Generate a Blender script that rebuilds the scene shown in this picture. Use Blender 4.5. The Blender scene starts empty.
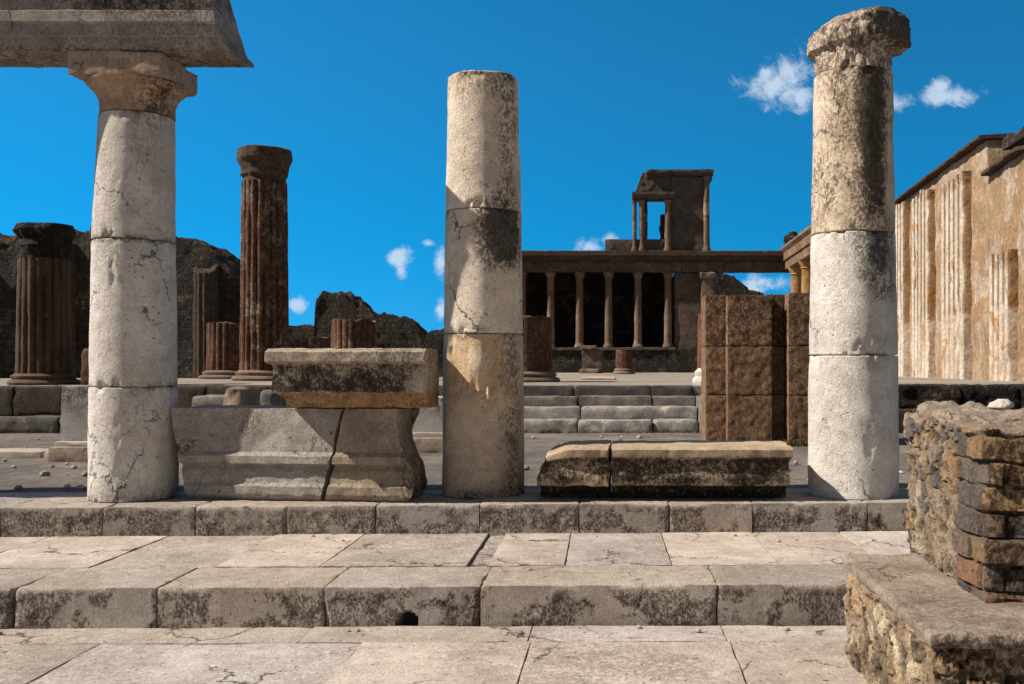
import bpy, math, random
import numpy as np
from mathutils import Vector
random.seed(7)
rad = math.radians
scene = bpy.context.scene
COL = scene.collection

# ------------------------------------------------------------------ camera
F = 1000.0            # focal length in pixels of a 1024 wide frame
VX, VY, EYE = 630.0, 365.0, 1.6
cam_d = bpy.data.cameras.new('camera'); cam = bpy.data.objects.new('camera', cam_d)
COL.objects.link(cam); scene.camera = cam
cam.location = (0, 0, EYE); cam.rotation_euler = (rad(90), 0, 0)
cam_d.sensor_width = 36; cam_d.lens = 36 * F / 1024
cam_d.shift_x = -(VX - 512) / 1024; cam_d.shift_y = (VY - 342) / 1024
cam_d.clip_start = .05; cam_d.clip_end = 6000
# ------------------------------------------------------------------ light
EL, FR = rad(43), rad(9)
L = Vector((math.cos(EL) * math.cos(FR), math.cos(EL) * math.sin(FR), -math.sin(EL)))
sun_d = bpy.data.lights.new('sun', 'SUN'); sun = bpy.data.objects.new('sun', sun_d)
COL.objects.link(sun); sun_d.energy = 5.0; sun_d.angle = rad(.5); sun_d.color = (1, .90, .79)
sun.rotation_euler = L.to_track_quat('-Z', 'Y').to_euler(); sun.location = (-20, -5, 20)
world = bpy.data.worlds.new('World'); scene.world = world; world.use_nodes = True
scene.view_settings.view_transform = 'Standard'; scene.view_settings.look = 'None'
scene.view_settings.exposure = 0.52; scene.view_settings.gamma = 1
scene.view_settings.use_curve_mapping = False
SKY_STRENGTH = .0605

class NT:
    """small node helper"""
    def __init__(s, nt): s.nt = nt; s.n = nt.nodes; s.l = nt.links
    def node(s, t, **k):
        n = s.n.new(t)
        for a, b in k.items(): setattr(n, a, b)
        return n
    def put(s, sock, v):
        if isinstance(v, bpy.types.NodeSocket): s.l.new(v, sock)
        elif v is not None: sock.default_value = v
    def math(s, op, a, b=None, c=None, clamp=False):
        n = s.node('ShaderNodeMath', operation=op, use_clamp=clamp)
        s.put(n.inputs[0], a); s.put(n.inputs[1], b); s.put(n.inputs[2], c); return n.outputs[0]
    def vmath(s, op, a, b=None, sc=None):
        n = s.node('ShaderNodeVectorMath', operation=op)
        s.put(n.inputs[0], a); s.put(n.inputs[1], b)
        if sc is not None: s.put(n.inputs['Scale'], sc)
        return n.outputs['Value'] if op in ('LENGTH', 'DOT_PRODUCT') else n.outputs[0]
    def noise(s, vec, scale, detail=5, rough=.55, dist=0.0):
        n = s.node('ShaderNodeTexNoise'); s.put(n.inputs['Vector'], vec)
        n.inputs['Scale'].default_value = scale; n.inputs['Detail'].default_value = detail
        n.inputs['Roughness'].default_value = rough; n.inputs['Distortion'].default_value = dist
        return n.outputs[0]
    def ramp(s, v, a, b, lo=0.0, hi=1.0, smooth=True):
        n = s.node('ShaderNodeMapRange', interpolation_type='SMOOTHSTEP' if smooth else 'LINEAR')
        s.put(n.inputs[0], v)
        for i, x in enumerate((a, b, lo, hi)): n.inputs[i + 1].default_value = x
        return n.outputs[0]
    def mix(s, f, a, b, mode='MIX'):
        n = s.node('ShaderNodeMix', data_type='RGBA', blend_type=mode)
        s.put(n.inputs[0], f)
        for i, x in ((6, a), (7, b)):
            if isinstance(x, tuple): x = (x[0], x[1], x[2], 1)
            s.put(n.inputs[i], x)
        return n.outputs[2]

W = NT(world.node_tree); W.n.clear()
sky = W.node('ShaderNodeTexSky', sky_type='NISHITA', sun_disc=False)
sky.sun_elevation = EL; sky.sun_rotation = math.atan2(-L.x, -L.y)
sky.air_density = 1.0; sky.dust_density = .0; sky.ozone_density = 4.0
tc = W.node('ShaderNodeTexCoord').outputs['Generated']
sep = W.node('ShaderNodeSeparateXYZ'); W.l.new(tc, sep.inputs[0])
zr = W.node('ShaderNodeVectorMath', operation='MULTIPLY_ADD'); W.l.new(tc, zr.inputs[0])
zr.inputs[1].default_value = (1, 1, .8); zr.inputs[2].default_value = (0, 0, .2)
W.l.new(W.vmath('NORMALIZE', zr.outputs[0]), sky.inputs['Vector'])
ysafe = W.math('MAXIMUM', sep.outputs[1], .05)
cu = W.math('DIVIDE', sep.outputs[0], ysafe); cv = W.math('DIVIDE', sep.outputs[2], ysafe)
comb = W.node('ShaderNodeCombineXYZ'); W.l.new(cu, comb.inputs[0]); W.l.new(cv, comb.inputs[1])
uv = comb.outputs[0]
n1 = W.noise(uv, 38, 8, .66, .4)
n2 = W.noise(uv, 9, 4, .6)
field = None
for (px, py, a, b) in [(776, 88, 40, 24), (792, 74, 30, 26), (768, 72, 16, 18), (946, 97, 34, 13), (940, 86, 13, 12),
                       (902, 103, 20, 12), (590, 246, 20, 12), (610, 241, 14, 9), (397, 259, 18, 12), (402, 273, 9, 11),
                       (440, 262, 12, 24), (428, 243, 9, 6), (441, 308, 9, 14), (296, 305, 14, 9), (762, 284, 34, 13), (800, 95, 26, 18)]:
    m = W.node('ShaderNodeVectorMath', operation='MULTIPLY_ADD')
    W.l.new(uv, m.inputs[0])
    u0, v0 = (px - VX) / F, (VY - py) / F
    m.inputs[1].default_value = (F / a, F / b, 0); m.inputs[2].default_value = (-u0 * F / a, -v0 * F / b, 0)
    d = W.vmath('LENGTH', m.outputs[0]); g = W.math('SUBTRACT', 1.0, d)
    field = g if field is None else W.math('MAXIMUM', field, g)
fld = W.math('ADD', field, W.math('MULTIPLY', W.math('SUBTRACT', n1, .5), 3.0))
cm = W.ramp(fld, .05, 1.0)
cm = W.math('MULTIPLY', cm, W.ramp(n2, .2, .6, .75, 1.0))
front = W.math('GREATER_THAN', sep.outputs[1], .1)
cm = W.math('MULTIPLY', W.math('MULTIPLY', cm, front), .80)
hsv = W.node('ShaderNodeHueSaturation'); W.l.new(sky.outputs[0], hsv.inputs['Color'])
hsv.inputs['Hue'].default_value = .489; W.l.new(W.ramp(sep.outputs[2], .0, .34, 1.50, 1.375), hsv.inputs['Saturation'])
# sky brightest above the horizon; dimmed overhead and to the rear to weaken fill
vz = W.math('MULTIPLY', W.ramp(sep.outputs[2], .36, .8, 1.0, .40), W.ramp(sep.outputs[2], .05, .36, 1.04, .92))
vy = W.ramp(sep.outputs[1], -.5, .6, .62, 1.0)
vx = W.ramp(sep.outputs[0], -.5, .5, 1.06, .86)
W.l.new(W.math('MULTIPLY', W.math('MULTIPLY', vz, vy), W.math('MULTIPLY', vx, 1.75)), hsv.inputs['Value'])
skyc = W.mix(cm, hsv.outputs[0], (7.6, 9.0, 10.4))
# unseen grey cover added overhead and behind the camera to cut blue fill
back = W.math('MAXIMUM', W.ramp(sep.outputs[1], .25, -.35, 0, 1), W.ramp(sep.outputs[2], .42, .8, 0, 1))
fill_mix = W.ramp(W.noise(tc, 2.2, 6, .6, .4), .36, .58, .35, 1.0)
skyc = W.mix(W.math('MULTIPLY', W.math('MULTIPLY', back, fill_mix), .85), skyc, (2.65, 2.45, 2.3))
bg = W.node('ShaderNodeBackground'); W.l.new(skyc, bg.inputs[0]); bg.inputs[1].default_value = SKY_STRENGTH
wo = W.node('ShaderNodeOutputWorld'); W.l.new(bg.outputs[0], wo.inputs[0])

# ------------------------------------------------------------------ numpy noise
def _h(ix, iy, iz, seed):
    h = (ix.astype(np.int64) * 374761393 + iy.astype(np.int64) * 668265263 + iz.astype(np.int64) * 2147483647 + int(seed) * 974634777) & 0xffffffff
    h = ((h ^ (h >> 13)) * 1274126177) & 0xffffffff
    h = ((h ^ (h >> 16)) * 2246822519) & 0xffffffff
    return ((h ^ (h >> 15)) & 0xffffff) / float(0xffffff)
def vnoise(P, seed=0):
    P = np.asarray(P, float); i = np.floor(P); f = P - i; u = f * f * f * (f * (f * 6 - 15) + 10)
    r = 0
    for a in (0, 1):
        for b in (0, 1):
            for c in (0, 1):
                w = (u[:, 0] if a else 1 - u[:, 0]) * (u[:, 1] if b else 1 - u[:, 1]) * (u[:, 2] if c else 1 - u[:, 2])
                r = r + w * _h(i[:, 0] + a, i[:, 1] + b, i[:, 2] + c, seed)
    return r * 2 - 1
def fbm(P, octv=4, seed=0, gain=.5):
    P = np.asarray(P, float); s = 0; a = 1; t = 0
    for o in range(octv):
        s = s + a * vnoise(P * (2 ** o) + o * 17.3, seed + o); t += a; a *= gain
    return s / t
def voro(U, V, seed=0, jit=.8):
    iu, iv = np.floor(U), np.floor(V); f1 = np.full(U.shape, 9.); f2 = f1.copy(); cid = np.zeros(U.shape)
    for a in (-1, 0, 1):
        for b in (-1, 0, 1):
            cx, cy = iu + a, iv + b; z = np.zeros_like(cx)
            qx = cx + .5 + jit * (_h(cx, cy, z, seed) - .5); qy = cy + .5 + jit * (_h(cx, cy, z + 1, seed) - .5)
            d = np.hypot(qx - U, qy - V); k = _h(cx, cy, z + 2, seed)
            closer = d < f1
            f2 = np.where(closer, f1, np.minimum(f2, d)); cid = np.where(closer, k, cid); f1 = np.where(closer, d, f1)
    return f1, f2, cid
def sstep(x, a, b):
    t = np.clip((x - a) / (b - a), 0, 1); return t * t * (3 - 2 * t)

# ------------------------------------------------------------------ materials
def stone_mat(name, c1, c2, stain=(.040, .032, .025), scale=2.0, grain=.35, pits=.5, bump=.5, bdist=.012,
              rough=.9, stains=0.0, lichen=0.0, patch=None, patch_amt=.5, streak=0.0, cells=0.0, cellscale=6.0,
              bricks=None, bs=70.0, crack=0.0, cracks=1.6, grit=.12, grits=34.0, gritc=(.085, .058, .036), coords='Object'):
    m = bpy.data.materials.new(name); m.use_nodes = True; N = NT(m.node_tree); N.n.clear()
    co = N.node('ShaderNodeTexCoord').outputs[coords]
    oi = N.node('ShaderNodeObjectInfo').outputs['Random']
    cx = N.node('ShaderNodeCombineXYZ')
    N.put(cx.inputs[0], N.math('MULTIPLY', oi, 37.0)); N.put(cx.inputs[1], N.math('MULTIPLY', oi, 11.0)); N.put(cx.inputs[2], N.math('MULTIPLY', oi, 23.0))
    v = N.vmath('ADD', co, cx.outputs[0])
    big = N.noise(v, scale, 7, .6, .4)
    mid = N.noise(v, scale * 5, 6, .62, .2)
    col = N.mix(N.ramp(big, .32, .68), c1, c2)
    if patch is not None:
        pm = N.noise(v, scale * 1.7, 8, .62, .8)
        pf = N.ramp(pm, 1 - patch_amt - .04, 1 - patch_amt + .04)
        col = N.mix(pf, col, patch)
    bh_extra = None
    if cells:
        sc = N.node('ShaderNodeVectorMath', operation='MULTIPLY'); N.put(sc.inputs[0], v); sc.inputs[1].default_value = (cellscale, cellscale, cellscale * 1.35)
        ds = N.vmath('ADD', sc.outputs[0], N.vmath('SCALE', N.node('ShaderNodeTexNoise').outputs[1], None, .5))
        vo = N.node('ShaderNodeTexVoronoi', feature='F1'); N.put(vo.inputs['Vector'], ds); vo.inputs['Scale'].default_value = 1
        ve = N.node('ShaderNodeTexVoronoi', feature='DISTANCE_TO_EDGE'); N.put(ve.inputs['Vector'], ds); ve.inputs['Scale'].default_value = 1
        hs = N.node('ShaderNodeSeparateColor'); N.l.new(vo.outputs['Color'], hs.inputs[0])
        cc = N.mix(1.0, col, N.mix(hs.outputs[0], (.55, .5, .48), (1.35, 1.25, 1.1)), 'MULTIPLY')
        edge = N.ramp(ve.outputs['Distance'], .02, .10)
        cc = N.mix(edge, N.mix(.5, c2, (.12, .1, .08)), cc)
        col = N.mix(cells, col, cc)
        bh_extra = edge
    if bricks is not None:
        br = N.node('ShaderNodeTexBrick'); 
        rot = N.node('ShaderNodeVectorRotate', rotation_type='X_AXIS'); N.put(rot.inputs['Vector'], co); rot.inputs['Angle'].default_value = rad(90)
        sx = N.node('ShaderNodeSeparateXYZ'); N.put(sx.inputs[0], co)
        cb = N.node('ShaderNodeCombineXYZ'); N.put(cb.inputs[0], N.math('ADD', sx.outputs[0], sx.outputs[1])); N.put(cb.inputs[1], sx.outputs[2])
        N.l.new(cb.outputs[0], br.inputs['Vector']); br.inputs['Scale'].default_value = bricks
        br.inputs['Color1'].default_value = (1.1, 1.05, 1, 1); br.inputs['Color2'].default_value = (.7, .65, .62, 1); br.inputs['Mortar'].default_value = (.5, .5, .5, 1)
        br.inputs['Mortar Size'].default_value = .035
        col = N.mix(.8, col, br.outputs[0], 'MULTIPLY')
    fine = N.noise(v, bs, 6, .7)
    g = N.ramp(fine, .3, .7, 1 - grain, 1 + grain, False)
    gm = N.ramp(mid, .3, .7, 1 - grain * .6, 1 + grain * .6, False)
    gg = N.math('MULTIPLY', g, gm)
    gc = N.node('ShaderNodeCombineXYZ')
    for i in range(3): N.put(gc.inputs[i], gg)
    col = N.mix(1.0, col, gc.outputs[0], 'MULTIPLY')
    atg = N.node('ShaderNodeAttribute', attribute_name='stain').outputs['Fac']
    gv = N.node('ShaderNodeVectorMath', operation='MULTIPLY'); N.put(gv.inputs[0], v); gv.inputs[1].default_value = (1.25, 1.25, .8)
    gn = N.noise(gv.outputs[0], grits, 7, .78, .3); gn2 = N.noise(v, grits * .23, 4, .6)
    gth = N.math('ADD', gn, N.math('MULTIPLY', N.math('SUBTRACT', gn2, .5), .30))
    gf = N.math('MULTIPLY', N.ramp(gth, .47, .54, 1, 0), N.math('ADD', N.math('MULTIPLY', atg, 3.0), grit, clamp=True))
    col = N.mix(N.math('MULTIPLY', gf, .82), col, gritc)
    ckf = None
    if crack:
        nd = N.node('ShaderNodeTexNoise'); N.put(nd.inputs['Vector'], v); nd.inputs['Scale'].default_value = 2.2; nd.inputs['Detail'].default_value = 8; nd.inputs['Roughness'].default_value = .65
        cv_ = N.vmath('ADD', v, N.vmath('SCALE', nd.outputs[1], None, .55))
        vc = N.node('ShaderNodeTexVoronoi', feature='DISTANCE_TO_EDGE'); N.put(vc.inputs['Vector'], cv_); vc.inputs['Scale'].default_value = cracks
        wid = N.math('MULTIPLY', N.ramp(N.noise(v, 1.9, 3, .5), .46, .66), .020 * crack)
        ckf = N.math('MULTIPLY', N.math('LESS_THAN', vc.outputs['Distance'], wid), 1.0)
        col = N.mix(N.math('MULTIPLY', ckf, .8), col, (.05, .038, .028))
    # stains: painted-in weathering and some painted shade from the attribute plus noise
    at = N.node('ShaderNodeAttribute', attribute_name='stain').outputs['Fac']
    sn = N.noise(v, 9, 10, .74, .3); sn2 = N.noise(v, 55, 6, .75)
    sv = N.math('ADD', N.math('ADD', at, stains), N.math('ADD', N.math('MULTIPLY', N.math('SUBTRACT', sn, .5), 3.4), N.math('MULTIPLY', N.math('SUBTRACT', sn2, .5), 2.6)))
    sf = N.ramp(sv, .34, .98)
    if streak:
        sm = N.node('ShaderNodeVectorMath', operation='MULTIPLY'); N.put(sm.inputs[0], v); sm.inputs[1].default_value = (14, 14, .9)
        st = N.ramp(N.noise(sm.outputs[0], 1.0, 6, .7), .52, .75, 0, streak)
        sf = N.math('MAXIMUM', sf, st)
    col = N.mix(N.math('MULTIPLY', sf, .88), col, stain)
    pit = N.ramp(N.noise(v, 28, 5, .65), .30, .37, 1, 0)
    col = N.mix(N.math('MULTIPLY', pit, pits), col, N.mix(.5, stain, (.08, .06, .045)))
    if lichen:
        lv = N.node('ShaderNodeTexVoronoi'); N.put(lv.inputs['Vector'], v); lv.inputs['Scale'].default_value = 13
        ls = N.node('ShaderNodeSeparateColor'); N.l.new(lv.outputs['Color'], ls.inputs[0])
        lf = N.math('MULTIPLY', N.ramp(lv.outputs['Distance'], .16, .26, 1, 0), N.math('GREATER_THAN', ls.outputs[0], .62))
        lf = N.math('MULTIPLY', lf, N.ramp(fine, .35, .55, .3, 1))
        col = N.mix(N.math('MULTIPLY', lf, lichen), col, (.42, .40, .35))
    tint = N.node('ShaderNodeAttribute', attribute_name='tint').outputs['Color']
    col = N.mix(1.0, col, tint, 'MULTIPLY')
    p = N.node('ShaderNodeBsdfPrincipled'); N.l.new(col, p.inputs['Base Color']); p.inputs['Roughness'].default_value = rough
    p.inputs['Specular IOR Level'].default_value = .25
    h = N.math('ADD', N.math('ADD', N.math('MULTIPLY', fine, .8), N.math('MULTIPLY', gn, .9)), N.math('ADD', N.math('MULTIPLY', mid, 1.0), N.math('MULTIPLY', pit, -.6)))
    if ckf is not None: h = N.math('SUBTRACT', h, N.math('MULTIPLY', ckf, 1.2))
    if bh_extra is not None: h = N.math('ADD', h, N.math('MULTIPLY', bh_extra, 1.5 * cells))
    bp = N.node('ShaderNodeBump'); bp.inputs['Strength'].default_value = bump; bp.inputs['Distance'].default_value = bdist
    N.l.new(h, bp.inputs['Height']); N.l.new(bp.outputs[0], p.inputs['Normal'])
    o = N.node('ShaderNodeOutputMaterial'); N.l.new(p.outputs[0], o.inputs[0])
    return m

M = {}
M['marble'] = stone_mat('weathered limestone', (.60, .55, .495), (.80, .755, .69), stain=(.045, .04, .036), grain=.25, gritc=(.15, .115, .085), grit=.06, pits=.75, bump=.9, bdist=.022, stains=-.10, crack=.38, cracks=1.0)
M['step'] = stone_mat('step limestone', (.52, .445, .375), (.65, .575, .50), stain=(.03, .023, .017), grain=.30, pits=.8, bump=1, bdist=.035, stains=-.04, crack=.35, grits=52, gritc=(.075, .048, .028))
M['paving'] = stone_mat('paving limestone', (.42, .365, .32), (.55, .495, .445), grain=.28, pits=.9, bump=.9, bdist=.014, stains=-.06, grit=.28, gritc=(.21, .165, .13), grits=24, crack=.5, cracks=.9)
M['block'] = stone_mat('grey marble block', (.44, .39, .34), (.56, .51, .455), crack=.5, grain=.4, pits=.7, bump=1, bdist=.032, grit=.3, gritc=(.15, .12, .09), stains=-.1, patch=(.52, .40, .24), patch_amt=.36)
M['dirty'] = stone_mat('black stained marble', (.38, .31, .23), (.48, .40, .31), stain=(.018, .015, .012), gritc=(.045, .036, .028), grain=.3, bump=.8, bdist=.015, lichen=.35, stains=.0)
M['entab'] = stone_mat('entablature stone', (.27, .235, .21), (.37, .33, .30), stain=(.025, .023, .024), grain=.3, bump=.7, bdist=.012, stains=.02)
M['tufa'] = stone_mat('brown tufa', (.155, .092, .052), (.25, .155, .092), stain=(.02, .014, .01), grain=.5, bump=1, bdist=.018, pits=.9, stains=-.02, scale=4, grit=.5, grits=26, gritc=(.04, .022, .012))
M['plaster'] = stone_mat('ochre plaster', (.32, .205, .11), (.43, .31, .19), stain=(.12, .085, .06), scale=.5, grain=.35, bump=1.0, bdist=.05, patch=(.46, .36, .26), patch_amt=.47, stains=.10, grit=.45, grits=5, gritc=(.20, .12, .06), bs=11, pits=.5)
M['plaster_rib'] = stone_mat('fluted stucco', (.50, .41, .31), (.62, .56, .48), stain=(.11, .08, .06), scale=.6, grain=.28, bump=.9, bdist=.04, stains=.02, streak=.5, grit=.25, grits=6, gritc=(.24, .16, .09), bs=12, patch=(.42, .24, .10), patch_amt=.40)
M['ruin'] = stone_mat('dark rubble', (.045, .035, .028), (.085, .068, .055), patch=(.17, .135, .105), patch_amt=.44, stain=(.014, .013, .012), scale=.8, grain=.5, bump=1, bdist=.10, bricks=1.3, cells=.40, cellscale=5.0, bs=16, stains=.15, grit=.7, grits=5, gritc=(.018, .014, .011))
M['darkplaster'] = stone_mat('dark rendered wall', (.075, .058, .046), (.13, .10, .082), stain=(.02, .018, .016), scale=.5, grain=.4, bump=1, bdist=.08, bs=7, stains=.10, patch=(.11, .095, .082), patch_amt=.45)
M['darkcol'] = stone_mat('brown tribunal column', (.12, .082, .056), (.20, .145, .105), stain=(.03, .025, .022), scale=.8, grain=.3, bump=.7, bdist=.03, bs=9, stains=.02, patch=(.22, .19, .17), patch_amt=.4)
M['brickcol'] = stone_mat('red brick and stucco', (.15, .070, .042), (.23, .125, .078), stain=(.022, .018, .015), grit=.3, grits=9, gritc=(.05, .025, .016), scale=1.1, grain=.35, bump=1, bdist=.03, bs=16, patch=(.33, .265, .195), patch_amt=.44, bricks=6.0, stains=-.03)
M['redbrick'] = stone_mat('red brick column stump', (.125, .055, .036), (.19, .095, .062), stain=(.035, .022, .018), scale=1.4, grain=.35, bump=1, bdist=.03, bs=16, patch=(.20, .12, .08), patch_amt=.35, bricks=6.0, grit=.5, grits=9, gritc=(.04, .02, .014))
M['lava'] = stone_mat('grey lava stone', (.10, .10, .105), (.18, .175, .17), stain=(.03, .03, .032), grain=.35, bump=.8, bdist=.03, stains=-.05, patch=(.24, .22, .19), patch_amt=.4)
M['earth'] = stone_mat('packed earth', (.20, .17, .145), (.34, .295, .245), stain=(.09, .078, .07), scale=.5, grain=.4, grit=.5, grits=9, gritc=(.11, .09, .075), bump=1, bdist=.05, stains=.0, patch=(.20, .19, .18), patch_amt=.45)
M['sand'] = stone_mat('dusty floor', (.24, .21, .175), (.32, .28, .23), stain=(.12, .10, .085), scale=.3, grain=.25, bump=.5, bdist=.03, bs=10)
M['joint'] = stone_mat('dirt in the joints', (.13, .11, .09), (.20, .17, .14), grain=.4, bump=.8, bdist=.02)
M['masonry'] = stone_mat('rubble masonry', (1.0, .93, .84), (1.15, 1.08, 1.0), stain=(.06, .05, .042), grit=.35, gritc=(.12, .085, .055), scale=4, grain=.35, bump=1, bdist=.022, pits=.8, stains=-.12, bs=70)
M['mortar'] = stone_mat('mortar coping', (.28, .22, .17), (.44, .365, .29), stain=(.07, .055, .045), crack=1.0, cracks=3, scale=3, grain=.3, bump=.9, bdist=.02, stains=.05)
M['palemarble'] = stone_mat('pale marble facing', (.40, .375, .34), (.50, .47, .425), stain=(.07, .07, .07), grain=.12, bump=.3, bdist=.01, stains=-.05, streak=.15)
M['tile'] = stone_mat('old roof tiles', (.05, .030, .022), (.085, .055, .042), stain=(.03, .025, .022), scale=2, grain=.4, bump=.8, bdist=.03)

# ------------------------------------------------------------------ mesh builders
class G:
    """collects geometry for ONE mesh object"""
    def __init__(s): s.v = []; s.f = []; s.t = []; s.s = []; s.n = 0
    def add(s, v, f, tint=None, stain=None):
        v = np.asarray(v, float); n = len(v)
        s.v.append(v); s.f.extend([[i + s.n for i in q] for q in f]); s.n += n
        t = np.ones((n, 3)) if tint is None else np.broadcast_to(np.asarray(tint, float), (n, 3))
        s.t.append(t); s.s.append(np.zeros(n) if stain is None else np.broadcast_to(stain, (n,)))
        return s
def empty(name, loc, label=None, cat=None, group=None):
    o = bpy.data.objects.new(name, None); COL.objects.link(o); o.location = loc; o.empty_display_size = .2
    tag(o, label, cat, group); return o
def tag(o, label=None, cat=None, group=None, kind=None):
    if label: o['label'] = label
    if cat: o['category'] = cat
    if group: o['group'] = group
    if kind: o['kind'] = kind
    return o
def wloc(o):
    v = Vector((0, 0, 0))
    while o is not None: v = v + o.location; o = o.parent
    return v
def build(name, g, mat, parent=None, origin=None, smooth=True, angle=38):
    V = np.concatenate(g.v); T = np.concatenate(g.t); S = np.concatenate(g.s)
    base = wloc(parent) if parent is not None else Vector((0, 0, 0))
    if origin is None:
        lo, hi = V.min(0), V.max(0); origin = ((lo[0] + hi[0]) / 2, (lo[1] + hi[1]) / 2, lo[2])
    org = Vector(origin)
    me = bpy.data.meshes.new(name); me.from_pydata((V - np.array(org)).tolist(), [], g.f); me.validate(); me.update()
    a = me.attributes.new('tint', 'FLOAT_COLOR', 'POINT'); c = np.ones((len(V), 4)); c[:, :3] = T; a.data.foreach_set('color', c.ravel())
    b = me.attributes.new('stain', 'FLOAT', 'POINT'); b.data.foreach_set('value', np.ascontiguousarray(S, dtype=float))
    if smooth:
        me.shade_smooth(); me.set_sharp_from_angle(angle=rad(angle))
    me.materials.append(M[mat]); o = bpy.data.objects.new(name, me); COL.objects.link(o)
    o.location = org - base; o.parent = parent
    return o

def boxgrid(n):
    nx, ny, nz = n; ijk = []; faces = []; cnt = 0
    def grid(a, b, fn, flip):
        nonlocal cnt
        A, B = np.meshgrid(np.arange(a + 1), np.arange(b + 1), indexing='ij')
        ijk.append(fn(A.ravel(), B.ravel()))
        i, j = np.meshgrid(np.arange(a), np.arange(b), indexing='ij'); q = (i * (b + 1) + j).ravel() + cnt
        f = np.stack([q, q + b + 1, q + b + 2, q + 1], 1)
        if flip: f = f[:, ::-1]
        faces.append(f); cnt += (a + 1) * (b + 1)
    st = lambda *x: np.stack([np.broadcast_to(k, x[0].shape if hasattr(x[0], 'shape') and x[0].shape else x[1].shape) for k in x], 1)
    grid(nx, ny, lambda a, b: np.stack([a, b, a * 0 + nz], 1), False)
    grid(nx, ny, lambda a, b: np.stack([a, b, a * 0], 1), True)
    grid(nx, nz, lambda a, b: np.stack([a, a * 0, b], 1), False)
    grid(nx, nz, lambda a, b: np.stack([a, a * 0 + ny, b], 1), True)
    grid(ny, nz, lambda a, b: np.stack([a * 0 + nx, a, b], 1), False)
    grid(ny, nz, lambda a, b: np.stack([a * 0, a, b], 1), True)
    I = np.concatenate(ijk); Fq = np.concatenate(faces)
    key = (I[:, 0] * (ny + 1) + I[:, 1]) * (nz + 1) + I[:, 2]
    u, first, inv = np.unique(key, return_index=True, return_inverse=True)
    return I[first].astype(float), inv.ravel()[Fq]

def rbox(lo, hi, res=.05, bev=.015, amp=.004, freq=6, seed=0, chip=.8, octv=4, maxn=160):
    """block from lo to hi with worn edges and uneven faces; returns verts, faces, normals"""
    lo = np.array(lo, float); hi = np.array(hi, float); s = hi - lo
    n = [int(min(maxn, max(2, math.ceil(k / res)))) for k in s]
    I, Fq = boxgrid(n); p = (I / np.array(n) - .5) * s; half = s / 2
    b = bev
    if chip: b = bev * (1 + chip * np.clip(fbm((p + lo) * 5 + seed * 3.1, 3, seed) * 2.2, -.8, 2.5))[:, None]
    b = np.minimum(b, half.min() * .9)
    q = np.clip(p, -half + b, half - b); d = p - q; l = np.linalg.norm(d, axis=1, keepdims=True)
    nr = d / np.maximum(l, 1e-9); p2 = q + nr * b
    if amp: p2 = p2 + nr * (amp * fbm((p + lo) * freq + seed * 7.7, octv, seed + 3))[:, None]
    return p2 + (lo + hi) / 2, Fq.tolist(), nr
def block(g, lo, hi, warp=None, tint=None, stain=None, **k):
    v, f, n = rbox(lo, hi, **k)
    st = stain(v, n) if callable(stain) else stain
    tn = tint(v, n) if callable(tint) else tint
    if warp is not None: v = warp(v)
    g.add(v, f, tn, st); return g

def lathe(g, c, prof, nth=48, res=.05, rmod=None, amp=.003, freq=5, seed=0, cap=True, topfn=None, stain=None, tint=None, warp=None, ell=None):
    """prof: (r, z) bottom to top, swept round the axis at c (x, y, 0)"""
    pts = []
    for (r0, z0), (r1, z1) in zip(prof[:-1], prof[1:]):
        k = max(1, int(math.ceil(math.hypot(r1 - r0, z1 - z0) / res)))
        for i in range(k): pts.append((r0 + (r1 - r0) * i / k, z0 + (z1 - z0) * i / k))
    pts.append(prof[-1])
    if cap:
        r, z = prof[-1]; pts += [(r * t, z) for t in (.985, .93, .8, .6, .4, .2, .06)]
    nr = len(pts); R = np.array([p[0] for p in pts]); Z = np.array([p[1] for p in pts])
    th = np.arange(nth) / nth * 2 * math.pi
    TH, RR = np.meshgrid(th, R); _, ZZ = np.meshgrid(th, Z); TH = TH.ravel(); RR = RR.ravel(); ZZ = ZZ.ravel()
    if rmod is not None: RR = rmod(TH, RR, ZZ)
    X = RR * np.cos(TH); Y = RR * np.sin(TH)
    P = np.stack([X, Y, ZZ], 1)
    if amp:
        e = amp * fbm(P * freq + seed * 5.1, 4, seed); s = 1 + e / np.maximum(RR, .05); P[:, 0] *= s; P[:, 1] *= s
    if topfn is not None: P[:, 2] = topfn(P)
    f = []
    for i in range(nr - 1):
        for j in range(nth):
            a = i * nth + j; b = i * nth + (j + 1) % nth; f.append([a, b, b + nth, a + nth])
    f.append([(nr - 1) * nth + j for j in range(nth)]); f.append([j for j in range(nth)][::-1])
    st = stain(TH, P[:, 2], P) if callable(stain) else stain
    tn = tint(TH, P[:, 2], P) if callable(tint) else tint
    P = P + np.array([c[0], c[1], 0.])
    if warp is not None: P = warp(P)
    g.add(P, f, tn, st); return g

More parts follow.
